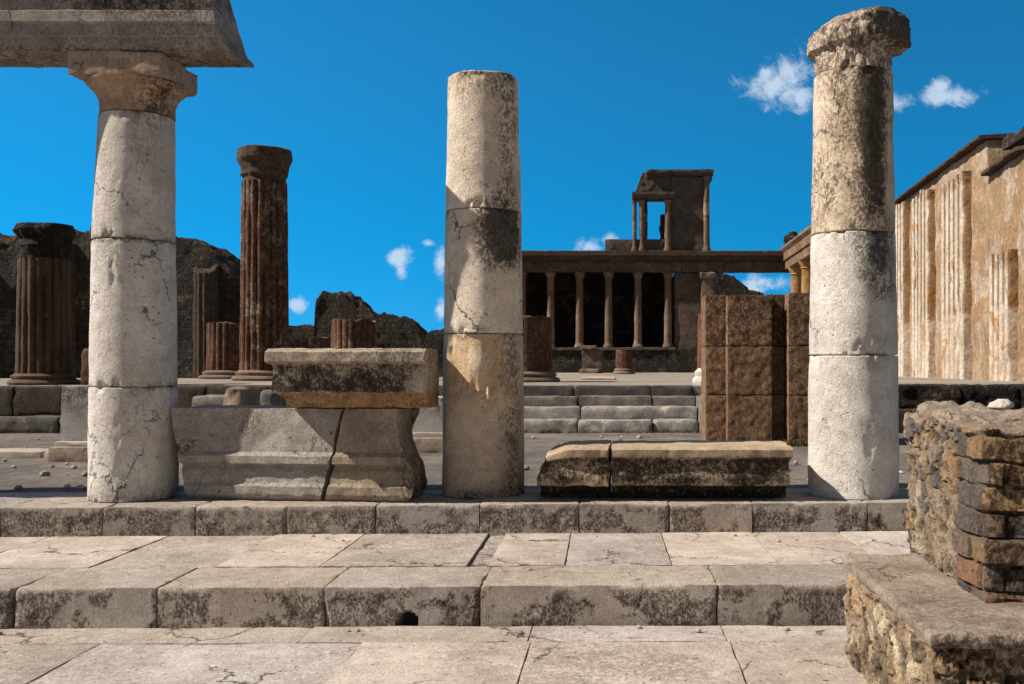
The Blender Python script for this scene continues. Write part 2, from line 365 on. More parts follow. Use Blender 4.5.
def sweep(g, prof, x0, x1, res=.04, amp=.004, freq=8, seed=0, end0=None, end1=None, stain=None, tint=None, warp=None):
    """closed profile of (y, z), clockwise seen from +x or not, swept from x0 to x1 with capped, uneven ends"""
    pts = []
    n = len(prof)
    for i in range(n):
        a = np.array(prof[i], float); b = np.array(prof[(i + 1) % n], float); k = max(1, int(math.ceil(np.linalg.norm(b - a) / res)))
        for j in range(k): pts.append(a + (b - a) * j / k)
    pts = np.array(pts); m = len(pts)
    area = np.sum(pts[:, 0] * np.roll(pts[:, 1], -1) - np.roll(pts[:, 0], -1) * pts[:, 1])
    if area < 0: pts = pts[::-1].copy()
    tg = np.roll(pts, -1, 0) - np.roll(pts, 1, 0); nn = np.stack([tg[:, 1], -tg[:, 0]], 1); nn /= np.maximum(np.linalg.norm(nn, axis=1, keepdims=True), 1e-9)
    k = max(2, int(math.ceil((x1 - x0) / res))); xs = np.linspace(0, 1, k + 1); c = pts.mean(0)
    rings = []
    caps = [(.05), (.3), (.6), (.85), (.97)]
    for t in caps: rings.append((0., t))
    for x in xs: rings.append((x, 1.))
    for t in caps[::-1]: rings.append((1., t))
    V = []; 
    for (x, t) in rings:
        yz = c + (pts - c) * t; V.append(np.column_stack([np.full(m, x), yz, np.full(m, t)]))
    V = np.concatenate(V); NN = np.tile(nn, (len(rings), 1))
    e0 = end0(V[:, 1], V[:, 2]) if end0 else 0; e1 = end1(V[:, 1], V[:, 2]) if end1 else 0
    X = (x0 + e0) * (1 - V[:, 0]) + (x1 + e1) * V[:, 0]
    P = np.column_stack([X, V[:, 1], V[:, 2]])
    d = amp * fbm(P * freq + seed * 3.3, 4, seed); P[:, 1] += NN[:, 0] * d; P[:, 2] += NN[:, 1] * d
    capm = (V[:, 3] < 1) | (V[:, 0] == 0) | (V[:, 0] == 1)
    P[:, 0] += np.where(capm, 2.0 * amp * fbm(P * freq * np.array([0, 1, 1]) + 9 + seed, 4, seed + 5), 0)
    f = []
    R = len(rings)
    for i in range(R - 1):
        for j in range(m):
            a = i * m + j; b = i * m + (j + 1) % m; f.append([a, a + m, b + m, b])
    f.append([j for j in range(m)]); f.append([(R - 1) * m + j for j in range(m)][::-1])
    f = [q[::-1] for q in f]
    st = stain(P) if callable(stain) else stain
    tn = tint(P) if callable(tint) else tint
    if warp is not None: P = warp(P)
    g.add(P, f, tn, st); return g

def rot_about(cx, cy, a):
    ca, sa = math.cos(a), math.sin(a)
    def w(v):
        v = v.copy(); x = v[:, 0] - cx; y = v[:, 1] - cy
        v[:, 0] = cx + x * ca - y * sa; v[:, 1] = cy + x * sa + y * ca; return v
    return w
def PX(px, Y): return (px - VX) * Y / F
def PZ(py, Y): return EYE + (VY - py) * Y / F

Z1, Z2, Z3 = .24, .473, 1.22      # tread of the lower step, column platform, far floor

# ================================================================== SETTING
g = G(); g.add([(-2500, -2500, -.06), (2500, -2500, -.06), (2500, 2500, -.06), (-2500, 2500, -.06)], [[0, 1, 2, 3]])
tag(build('ground', g, 'earth', smooth=False), kind='structure')

# front pavement: large slabs, joints a little open
def slabtint(seed):
    r = random.Random(seed); k = r.uniform(.90, 1.10); w = r.uniform(-.03, .03)
    return (k + w, k, k - w * 1.3)
def stain_top(amount, seed):
    def f(v, n): return amount + .30 * fbm(v * 1.3 + seed, 4, seed)
    return f
g = G()
rows = [(5.79, 6.14, [(-9.0, -6.2), (-6.2, -4.6), (-4.6, -1.93), (-1.93, -.60), (-.60, .56), (.56, 3.1), (3.1, 6), (6, 9)]),
        (4.62, 5.78, [(-9, -6.6), (-6.6, -4.75), (-4.75, -3.05), (-3.05, -1.55), (-1.55, -.58), (-.58, .575), (.575, 2.4), (2.4, 4.4), (4.4, 6.6)]),
        (3.3, 4.61, [(-9, -5.2), (-5.2, -2.9), (-2.9, -1.25), (-1.25, .0), (.0, 1.0), (1.0, 3), (3, 6)]),
        (2.0, 3.29, [(-7, -4), (-4, -1.8), (-1.8, .4), (.4, 2.3), (2.3, 5)]),
        (.6, 1.99, [(-7, -3), (-3, -1), (-1, 1.2), (1.2, 3.1), (3.1, 5.5)]),
        (-1.2, .59, [(-6, -3.5), (-3.5, -.2), (-.2, 2), (2, 5)]),
        (-3.2, -1.21, [(-6, -2.5), (-2.5, .5), (.5, 2.6), (2.6, 5)])]
w = rot_about(-1.1, 6.15, rad(.7)); sd = 10
for (y0, y1, cells) in rows:
    for (a, b) in cells:
        sd += 1; dz = random.uniform(-.006, .004); jt = random.uniform(.001, .004); yo = random.uniform(-.02, .0) if y0 > 4 else 0
        if y0 > 5 and abs(a + .60) < .01: yo = .02
        block(g, (a + jt, y0 + jt, -.12), (b - jt, y1 - jt, dz), warp=w, res=.04 if y0 > 4 else .12, bev=.006, amp=.005, freq=3, seed=sd,
              tint=slabtint(sd), stain=stain_top(-.02, sd), chip=1.2)
tag(build('pavement', g, 'paving'), kind='structure')
g = G(); g.add([(-12, -4, -.022), (9, -4, -.022), (9, 6.6, -.022), (-12, 6.6, -.022)], [[0, 1, 2, 3]])
tag(build('pavement_bed', g, 'joint', smooth=False), kind='structure')

# portico ground behind the column line, and the raised floor of the hall
g = G()
block(g, (-30, 8.75, -.05), (25, 16.9, Z2 - .012), res=.22, bev=.01, amp=.012, freq=1.3, seed=4, chip=0, maxn=200)
tag(build('portico_ground', g, 'earth'), kind='structure')
g = G()
block(g, (-40, 18.05, .1), (30, 95, Z3), res=.5, bev=.01, amp=.012, freq=.8, seed=5, chip=0, maxn=140)
tag(build('hall_floor', g, 'sand'), kind='structure')

# long dressed kerb slabs lying in the portico ground on the left
root = empty('kerb', (-6, 12.4, Z2), 'low row of worn kerb slabs crossing the ground behind the left column', 'kerb')
for i, (a, b) in enumerate([(-9.4, -8.2), (-8.17, -7.2), (-7.16, -6.35)]):
    g = G(); block(g, (a, 12.2, Z2 - .05), (b, 12.75, Z2 + .07), seed=60 + i, res=.06, bev=.02, amp=.01, tint=slabtint(i)); build('kerb_slab', g, 'paving', root)

# ---------------- the two steps in front
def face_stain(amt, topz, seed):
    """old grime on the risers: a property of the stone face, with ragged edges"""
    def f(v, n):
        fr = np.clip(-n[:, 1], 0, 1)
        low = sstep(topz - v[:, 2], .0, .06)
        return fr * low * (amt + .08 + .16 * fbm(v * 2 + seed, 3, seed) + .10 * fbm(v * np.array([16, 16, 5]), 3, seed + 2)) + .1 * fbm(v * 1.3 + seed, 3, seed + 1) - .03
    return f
root = empty('stone_step', (-1.1, 6.5, 0), 'lower long step of big worn limestone blocks above the front pavement', 'step')
w = rot_about(-1.1, 6.15, rad(1.5))
js = [-560, -380, -200, 20, 160, 325, 480, 718, 905, 1080, 1300]
for i in range(len(js) - 1):
    a, b = PX(js[i], 6.15), PX(js[i + 1], 6.15); g = G()
    def ww(v, i=i):
        v = v.copy()
        if i == 5:   # small drain hole worn in the foot of this block
            d = ((v[:, 0] - PX(408, 6.15)) / .065) ** 2 + ((v[:, 2] - .0) / .085) ** 2
            v[:, 1] += np.where((v[:, 1] < 6.3), .16 * (1 - sstep(d, .55, 1.0)), 0)
        return w(v)
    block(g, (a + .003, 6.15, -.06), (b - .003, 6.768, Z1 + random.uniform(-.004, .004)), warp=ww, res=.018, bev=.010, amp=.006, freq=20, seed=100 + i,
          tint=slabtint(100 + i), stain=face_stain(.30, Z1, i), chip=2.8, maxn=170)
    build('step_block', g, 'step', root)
js = [-600, -330, -150, -40, 95, 219, 323, 469, 489, 567, 675, 784, 890, 1050, 1250]
for i in range(len(js) - 1):
    a, b = PX(js[i], 6.77), PX(js[i + 1], 6.77); g = G(); low = (js[i] == 469)
    block(g, (a + .003, 6.775, -.05), (b - .003, 8.10, Z1 + random.uniform(-.005, .005) - (.02 if low else 0)), warp=w, res=.04, bev=.006, amp=.006, freq=3.2, seed=140 + i,
          tint=slabtint(140 + i), stain=stain_top(.25 if low else .0, i), chip=1.2)
    build('tread_slab', g, 'paving', root)
g = G(); block(g, (-12, 6.3, -.1), (8, 8.7, Z1 - .025), warp=w, res=.5, bev=.01, amp=0, chip=0); build('bedding', g, 'joint', root)

root = empty('stone_step', (-1.1, 8.4, Z1), 'upper step of grey limestone blocks carrying the three white columns', 'step')
w = rot_about(-1.45, 8.05, rad(2.4))
js = [-520, -420, -330, -220, -100, 12, 110, 199, 289, 376, 479, 579, 670, 754, 872, 985, 1100, 1220]
for i in range(len(js) - 1):
    a, b = PX(js[i], 8.05), PX(js[i + 1], 8.05); g = G()
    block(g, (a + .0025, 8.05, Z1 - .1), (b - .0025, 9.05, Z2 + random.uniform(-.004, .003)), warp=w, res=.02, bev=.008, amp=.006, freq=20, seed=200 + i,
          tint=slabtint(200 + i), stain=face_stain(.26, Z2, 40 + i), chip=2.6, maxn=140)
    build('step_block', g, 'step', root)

# ================================================================== FRONT COLUMNS
def drumtint(seed, k=1.0):
    return lambda T, Z, P: np.ones((len(Z), 3)) * np.array([k, k * .99, k * .97])
def ang(T, a):     # angular distance from direction a (degrees; -90 faces the camera)
    d = (T - rad(a) + math.pi) % (2 * math.pi) - math.pi; return np.abs(d)
def drum(root, c, r0, r1, z0, z1, seed, stain=None, mat='marble', tint=None, rmod=None, amp=.006, top=None, warp=None):
    g = G(); e = .010; rmod0 = rmod
    def rmod(T, R, Z):
        if rmod0 is not None: R = rmod0(T, R, Z)
        P = np.stack([np.cos(T) * 1.6, np.sin(T) * 1.6, Z * 2 + seed], 1); n_ = fbm(P * 2.6, 4, seed + 60); d_ = np.minimum(Z - z0, z1 - Z)
        chip_ = sstep(n_, .16, .34) * (1 - sstep(d_, .015, .07 + .05 * n_)); big_ = sstep(fbm(P * 1.3 + 5, 4, seed + 70), .36, .44)
        return R - (R > .2) * (.028 * chip_ + .012 * big_ * (.6 + fbm(P * 8, 2, 3)))
    lathe(g, c, [(r0 - .03, z0), (r0 - e, z0 + .0015), (r0, z0 + e), (r1, z1 - e), (r1 - e, z1 - .0015)], nth=110, res=.035, seed=seed,
          stain=stain, tint=tint, rmod=rmod, amp=amp, freq=4, topfn=top, warp=warp)
    return build('drum', g, mat, root)

# left column
c = (PX(134, 8.53), 8.53); lz = [PZ(y, 8.18) for y in (387, 237, 107)]
root = empty('stone_column', (c[0], c[1], Z2), 'smooth whitish column under the entablature, leftmost of the three near columns', 'column', 'white columns in the foreground')
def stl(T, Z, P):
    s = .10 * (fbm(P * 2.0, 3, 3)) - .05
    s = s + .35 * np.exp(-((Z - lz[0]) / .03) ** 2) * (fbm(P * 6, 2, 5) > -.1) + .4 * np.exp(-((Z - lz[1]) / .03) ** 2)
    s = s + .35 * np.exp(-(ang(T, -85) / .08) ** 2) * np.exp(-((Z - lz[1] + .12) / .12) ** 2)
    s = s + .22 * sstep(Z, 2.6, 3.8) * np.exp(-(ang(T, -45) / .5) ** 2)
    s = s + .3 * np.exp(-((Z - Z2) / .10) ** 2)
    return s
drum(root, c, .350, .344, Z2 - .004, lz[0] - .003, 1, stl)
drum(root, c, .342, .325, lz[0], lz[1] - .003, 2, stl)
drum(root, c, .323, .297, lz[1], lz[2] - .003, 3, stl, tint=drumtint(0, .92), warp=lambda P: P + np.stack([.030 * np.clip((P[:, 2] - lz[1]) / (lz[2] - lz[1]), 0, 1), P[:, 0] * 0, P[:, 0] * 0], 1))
c = (c[0] + .035, c[1])
g = G()
z0 = lz[2]
lathe(g, c, [(.294, z0), (.294, z0 + .09), (.304, z0 + .12), (.314, z0 + .15), (.330, z0 + .178), (.352, z0 + .203), (.378, z0 + .225), (.396, z0 + .245), (.400, z0 + .262), (.38, z0 + .268)],
      nth=110, res=.02, seed=9, stain=lambda T, Z, P: .10 + .55 * np.exp(-(ang(T, -30) / .45) ** 2) - .1 * (np.cos(T) < -.2), amp=.005,
      tint=(1.35, 1.10, .84))
cap = build('capital', g, 'entab', root)
g = G(); block(g, (c[0] - .405, c[1] - .352, z0 + .27), (c[0] + .36, c[1] + .36, 4.173), res=.02, bev=.016, amp=.007, freq=7, seed=12, chip=1.5, stain=.1, tint=(1.2, 1.02, .84))
build('abacus', g, 'entab', cap)

# middle column
c2 = (PX(483.5, 8.77), 8.77); mz = [PZ(y, 8.43) for y in (333, 207, 66)]
root = empty('stone_column', (c2[0], c2[1], Z2), 'broken-off white column without capital, middle one of the three near columns', 'column', 'white columns in the foreground')
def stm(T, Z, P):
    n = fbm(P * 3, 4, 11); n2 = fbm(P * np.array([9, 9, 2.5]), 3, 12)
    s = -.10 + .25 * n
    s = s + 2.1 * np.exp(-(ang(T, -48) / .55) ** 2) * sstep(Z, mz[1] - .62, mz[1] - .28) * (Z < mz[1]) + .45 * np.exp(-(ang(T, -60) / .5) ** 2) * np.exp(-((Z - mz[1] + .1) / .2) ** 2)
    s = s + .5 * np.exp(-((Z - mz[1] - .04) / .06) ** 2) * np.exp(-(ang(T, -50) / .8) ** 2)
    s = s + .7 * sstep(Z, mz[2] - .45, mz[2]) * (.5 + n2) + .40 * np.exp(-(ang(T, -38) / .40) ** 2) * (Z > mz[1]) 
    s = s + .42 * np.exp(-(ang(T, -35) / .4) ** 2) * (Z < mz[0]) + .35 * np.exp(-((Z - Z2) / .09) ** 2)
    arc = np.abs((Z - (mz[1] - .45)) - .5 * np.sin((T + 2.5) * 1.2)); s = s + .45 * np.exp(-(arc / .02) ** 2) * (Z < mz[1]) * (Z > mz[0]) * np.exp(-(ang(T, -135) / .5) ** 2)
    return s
def tm(T, Z, P):
    k = np.ones((len(Z), 3)); wrm = sstep(fbm(P * 2.2, 3, 19), -.1, .5)[:, None]
    rr_ = np.hypot(P[:, 0], P[:, 1]); ins = (Z < mz[0]) & (Z > Z2 + .3) & (rr_ < np.interp(Z, [Z2, mz[0]], [.358, .345]) - .013) & (Z < mz[0] - .02)
    k = np.where((Z < mz[0])[:, None], np.array([.90, .84, .76]), k); k = np.where(ins[:, None], np.array([.90, .76, .59]), k)
    return k * np.array([1.0, .93, .83]) * (1 - wrm) + wrm * np.array([1.0, .87, .71]) * k
def gouge(T, R, Z):
    """broken, hollowed patch in the top of the lowest drum"""
    P = np.stack([np.cos(T) * 2, np.sin(T) * 2, Z], 1)
    n = fbm(P * 2.5, 4, 31)
    m = sstep(1.0 - (((ang(T, -97)) / .80) ** 2 + ((Z - (mz[0] - .20)) / .34) ** 2) + 1.0 * n, .0, .06) * (Z < mz[0] + .01)
    lump = np.exp(-(ang(T, -88) / .22) ** 2) * np.exp(-((Z - (mz[0] - .26)) / .13) ** 2)
    return R - m * (.024 + .014 * fbm(P * 7, 4, 33) - .038 * lump)
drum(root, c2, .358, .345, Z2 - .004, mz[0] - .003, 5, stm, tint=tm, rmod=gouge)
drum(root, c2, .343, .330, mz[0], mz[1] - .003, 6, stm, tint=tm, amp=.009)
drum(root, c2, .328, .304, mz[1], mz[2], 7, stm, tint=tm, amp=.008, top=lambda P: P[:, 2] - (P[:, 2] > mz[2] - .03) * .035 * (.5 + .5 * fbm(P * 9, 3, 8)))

# right column
c3 = (PX(853, 8.74), 8.74); rz = [PZ(y, 8.38) for y in (355, 230, 64)]
root = empty('stone_column', (c3[0], c3[1], Z2), 'tall white column with a broken capital and long black stain, rightmost of the three near columns', 'column', 'white columns in the foreground')
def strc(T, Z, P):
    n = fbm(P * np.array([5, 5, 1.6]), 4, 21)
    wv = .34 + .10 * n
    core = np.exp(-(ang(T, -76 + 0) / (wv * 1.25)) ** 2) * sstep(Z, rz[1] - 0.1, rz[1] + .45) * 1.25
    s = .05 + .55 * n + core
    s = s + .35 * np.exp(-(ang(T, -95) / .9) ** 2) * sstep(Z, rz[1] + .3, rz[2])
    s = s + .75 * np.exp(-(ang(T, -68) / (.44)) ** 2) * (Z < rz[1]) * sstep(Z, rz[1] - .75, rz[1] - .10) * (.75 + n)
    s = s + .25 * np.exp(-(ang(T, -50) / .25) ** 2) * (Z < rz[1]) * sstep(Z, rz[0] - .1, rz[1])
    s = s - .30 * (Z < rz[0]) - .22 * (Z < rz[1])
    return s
def tr(T, Z, P):
    up = sstep(Z, rz[1] - .02, rz[1] + .02)[:, None]; wrm = np.array([1.0, .88, .72])
    return np.ones((len(Z), 3)) * (1 - up) + up * wrm
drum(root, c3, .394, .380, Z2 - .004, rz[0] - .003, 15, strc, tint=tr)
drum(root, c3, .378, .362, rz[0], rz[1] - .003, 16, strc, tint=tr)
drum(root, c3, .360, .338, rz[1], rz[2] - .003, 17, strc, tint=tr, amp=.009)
g = G(); z0 = rz[2]; zt = PZ(3, 8.40)
def capr(T, R, Z):
    P = np.stack([np.cos(T) * 2, np.sin(T) * 2, Z * 2], 1); n = fbm(P * 2, 4, 44)
    h = (Z - z0) / (zt - z0)
    rr = np.clip(np.cos(T + .1), 0, 1) ** .8; ll = np.clip(-np.cos(T), 0, 1)
    neck = .326 + .010 * (fbm(P * 5, 3, 48))
    lip = .372 + .105 * rr + .006 * ll + .025 * n
    k = sstep(h + .06 * n, .38 - .06 * ll, .46 - .08 * ll)
    edge = neck * (1 - k) + lip * k
    edge = edge - .04 * sstep(h + .08 * n, .88, 1.0) - .05 * ll * sstep(h, .72, 1.0)
    return np.where(R > .2, edge + .02 * fbm(P * 6, 4, 45) + (R - .35), R)
def captop(P):
    lean = np.clip((P[:, 0] + .4) / .5, 0, 1); k = sstep(P[:, 2], z0 + .30, zt)
    return P[:, 2] - k * (.12 * (1 - lean) ** 1.5 + .03 * (1 + fbm(P * 5, 3, 46)))
lathe(g, c3, [(.35, z0), (.35, z0 + .1), (.35, z0 + .2), (.35, z0 + .3), (.35, z0 + .4), (.35, zt)], nth=140, res=.018, rmod=capr, topfn=captop, amp=.018, freq=9, seed=18,
      stain=lambda T, Z, P: .38 + 1.0 * np.exp(-(ang(T, -50) / .8) ** 2) * sstep(Z, z0 + .16, z0 + .26) + .3 * fbm(P * 4, 3, 47) + .45 * np.exp(-(ang(T, -10) / .7) ** 2) * sstep(Z, z0 + .2, z0 + .3), tint=(1, .90, .78))
build('capital', g, 'marble', root)

# ---------------- entablature on the left column
yf, yb, zb = 8.17, 8.67, 4.178
def ent_prof():
    return [(yf, zb), (yf - .0, zb + .10), (yf - .025, zb + .11), (yf - .025, zb + .20), (yf - .05, zb + .215), (yf - .05, zb + .30), (yf - .035, zb + .31), (yf - .035, zb + .62),
            (yf - .10, zb + .70), (yf - .12, zb + .78), (yb + .04, zb + .78), (yb, zb + .6), (yb, zb)]
def ste(P): return .16 + .25 * fbm(P * 2, 3, 5) + .55 * np.exp(-((P[:, 0] + 4.0) / .55) ** 2) * sstep(P[:, 2], zb + .25, zb + .4) + .3 * sstep(-P[:, 2], -zb - .03, -zb + .03)  # uneven dark tone, darker on the upper part and along the underside
xr = -3.30
g = G(); sweep(g, ent_prof(), PX(9, 8.17) + .006, xr, res=.03, amp=.010, freq=6, seed=71, stain=ste,
               end1=lambda y, z: -.15 * np.clip((z - zb) / .55, 0, 1.4) + .03 * (z < zb + .05), end0=lambda y, z: .05 * np.sin(z * 9))
tag(build('entablature_block', g, 'entab'), 'moulded grey stone beam lying on the leftmost near column, its right end cut slanting', 'stone beam')
g = G(); sweep(g, ent_prof(), -9.6, PX(9, 8.17) - .004, res=.05, amp=.010, freq=6, seed=72, stain=ste, end1=lambda y, z: .05 * np.sin(z * 9))
tag(build('entablature_block', g, 'entab'), 'stone beam beyond the crack at the upper left edge of the photo', 'stone beam')
# its other column stands left of the frame and carries the beam; the beam's shadow crosses the ground
cl = (-8.9, 8.3)
root = empty('stone_column', (cl[0], cl[1], Z2), 'smooth whitish column left of the frame carrying the far end of the beam', 'column', 'white columns in the foreground')
drum(root, cl, .372, .366, Z2 - .004, 1.41, 81, stl); drum(root, cl, .364, .345, 1.413, 2.68, 82, stl); drum(root, cl, .343, .322, 2.683, 3.8, 83, stl)
g = G(); lathe(g, cl, [(.318, 3.8), (.33, 3.92), (.405, 4.05), (.38, 4.07)], nth=60, res=.03, seed=84, stain=.3); cp = build('capital', g, 'entab', root)
g = G(); block(g, (cl[0] - .36, cl[1] - .36, 4.072), (cl[0] + .36, cl[1] + .40, 4.173), res=.06, bev=.018, amp=.01, seed=85, stain=.2); build('abacus', g, 'entab', cp)

# ---------------- fallen blocks on the platform
# big moulded block in two pieces (a wide trapezoid left of the slanting crack, a rough-ended piece right of it)
yb0 = 8.40
def cprof(dy=0):
    z = lambda py: PZ(py, yb0)
    return [(yb0 + .02, z(500) + .002), (yb0 - .02, z(494)), (yb0 - .025, z(485)), (yb0 + .0, z(482)), (yb0 + .01, z(470)), (yb0 + .03, z(466)), (yb0 + .03, z(464)), (yb0 - .03, z(462)),
            (yb0 - .035, z(455)), (yb0 - .0, z(451)), (yb0 + .0, z(447)), (yb0 + .02, z(408)), (yb0 + .62, z(408)), (yb0 + .60, z(500) + .002)]
def lean(x_top, x_bot):
    zt_, zb_ = PZ(406, yb0), PZ(500, yb0)
    return lambda y, z: (x_top - x_bot) * (z - zb_) / (zt_ - zb_)
wC = rot_about(PX(188, yb0), yb0, rad(-6.0))
g = G(); sweep(g, cprof(), PX(188, yb0), PX(326, yb0), res=.022, amp=.011, freq=7, seed=90, end0=lean(PX(168, yb0), PX(188, yb0)), end1=lean(PX(347, yb0), PX(326, yb0)),
               stain=lambda P: .10 * fbm(P * 2, 3, 91) + .25 * np.exp(-((P[:, 0] - PX(255, yb0)) / .12) ** 2) * np.exp(-((P[:, 2] - PZ(425, yb0)) / .15) ** 2) - .08, warp=wC)
tag(build('moulded_block', g, 'block'), 'wide grey trapezoid block with a moulded foot, left of the slanting crack', 'stone block', 'fallen blocks on the column platform')
def rough_end(y, z):
    return lean(PX(411, yb0), PX(418, yb0))(y, z) + .05 * np.sin((z - .5) * 9) + .05 * fbm(np.stack([y * 5, z * 6, y * 0], 1), 4, 93) - .12 * (y - yb0)
g = G(); sweep(g, cprof(), PX(330, yb0), PX(416, yb0), res=.022, amp=.011, freq=7, seed=92, end0=lean(PX(350, yb0), PX(330, yb0)), end1=rough_end,
               stain=lambda P: .1 * fbm(P * 2, 3, 95) - .05 + .45 * sstep(P[:, 0], PX(400, yb0), PX(418, yb0)), tint=(.98, .9, .76), warp=wC)
tag(build('moulded_block', g, 'block'), 'squarish warm beige block with a rough broken right end, right of the slanting crack', 'stone block', 'fallen blocks on the column platform')
# upturned cornice slab resting on the two
ys = 8.00
zz = lambda py: PZ(py, ys)
zsup = PZ(408, yb0) + .012
sprof = [(ys + .20, zsup), (ys + .19, zsup + .04), (ys + .12, zz(395)), (ys + .10, zz(393)), (ys + .06, zz(392)), (ys + .05, zz(365)), (ys + .02, zz(363)), (ys, zz(361)), (ys, zz(352)), (ys + .06, zz(348.5)),
         (ys + .6, zz(348)), (ys + .58, zsup)]
def sst(P):
    f = (P[:, 1] < ys + .15) * sstep(-P[:, 2], -zz(362), -zz(366)) * sstep(P[:, 2], zz(394), zz(391))
    return f * (.62 + .9 * fbm(P * np.array([3, 3, 3]), 3, 96)) + .16 + .15 * fbm(P * 3, 3, 97) - .35 * f * sstep(P[:, 0], PX(395, ys), PX(415, ys))
def stt(P):
    lowr = (P[:, 2] < zz(393.5))[:, None]; return np.where(lowr, np.array([.85, .62, .40]), np.array([1.0, 1.0, .98]))
g = G(); sweep(g, sprof, PX(268, ys), PX(424, ys), res=.022, amp=.010, freq=8, seed=98, stain=sst, tint=stt,
               end0=lambda y, z: .06 * sstep(-z, -zz(392), -zz(398)) + .05 * sstep(-z, -zz(362), -zz(366)) - .03, end1=lambda y, z: .0 * y)
tag(build('cornice_slab', g, 'dirty'), 'long black-stained cornice slab laid upside down across the two moulded blocks', 'stone slab', 'fallen blocks on the column platform')

# two stones right of the middle column, on small chocks
yq = 8.22
zq = lambda py: PZ(py, yq)
def qprof(n=0): return [(yq + .27, Z2 + .003), (yq + .25, zq(489.5)), (yq + .03, zq(486)), (yq + .02, zq(478)), (yq + .035, zq(460)), (yq - .0, zq(457)), (yq - .005, zq(450)), (yq + .03, zq(447.5)), (yq + .72, zq(447)), (yq + .70, Z2 + .003)]
def q_stain_shade(P):
    f = sstep(-P[:, 2], -zq(456), -zq(460)) * (P[:, 1] < yq + .2)
    return f * (.85 + .8 * fbm(P * 3.0, 3, 99)) + 1.0 * (P[:, 2] < zq(487)) - .02 - .45 * f * sstep(-P[:, 2], -zq(480), -zq(485))  # front stain, plus undercut shade painted in below
g = G(); sweep(g, qprof(), PX(612, yq), PX(793, yq), res=.022, amp=.009, freq=8, seed=101, stain=q_stain_shade, end1=lambda y, z: -.02 * sstep(-z, -zq(458), -zq(462)), tint=(1.02, .96, .86))
tag(build('cornice_slab', g, 'dirty'), 'long low slab with bright top and dark lichened front, lying left of the rightmost near column', 'stone slab', 'fallen blocks on the column platform')
def qwarp(v):
    v = v.copy(); t = sstep(PX(575, yq) - v[:, 0], 0, .4); v[:, 2] -= t * .09 * sstep(v[:, 2], zq(470), zq(448)) ; v[:, 1] += t * .08 * sstep(v[:, 2], zq(470), zq(448)); return v
g = G(); sweep(g, qprof(), PX(543, yq), PX(609, yq), res=.02, amp=.016, freq=7, seed=103, stain=q_stain_shade, warp=qwarp,
               end0=lambda y, z: .10 * np.clip((z - zq(480)) / .3, 0, 1) + .04 * fbm(np.stack([y * 6, z * 8, z * 0], 1), 3, 104) - .04, tint=(1.02, .93, .82))
tag(build('cornice_slab', g, 'dirty'), 'short broken stone with a chipped left end, just right of the middle near column', 'stone slab', 'fallen blocks on the column platform')

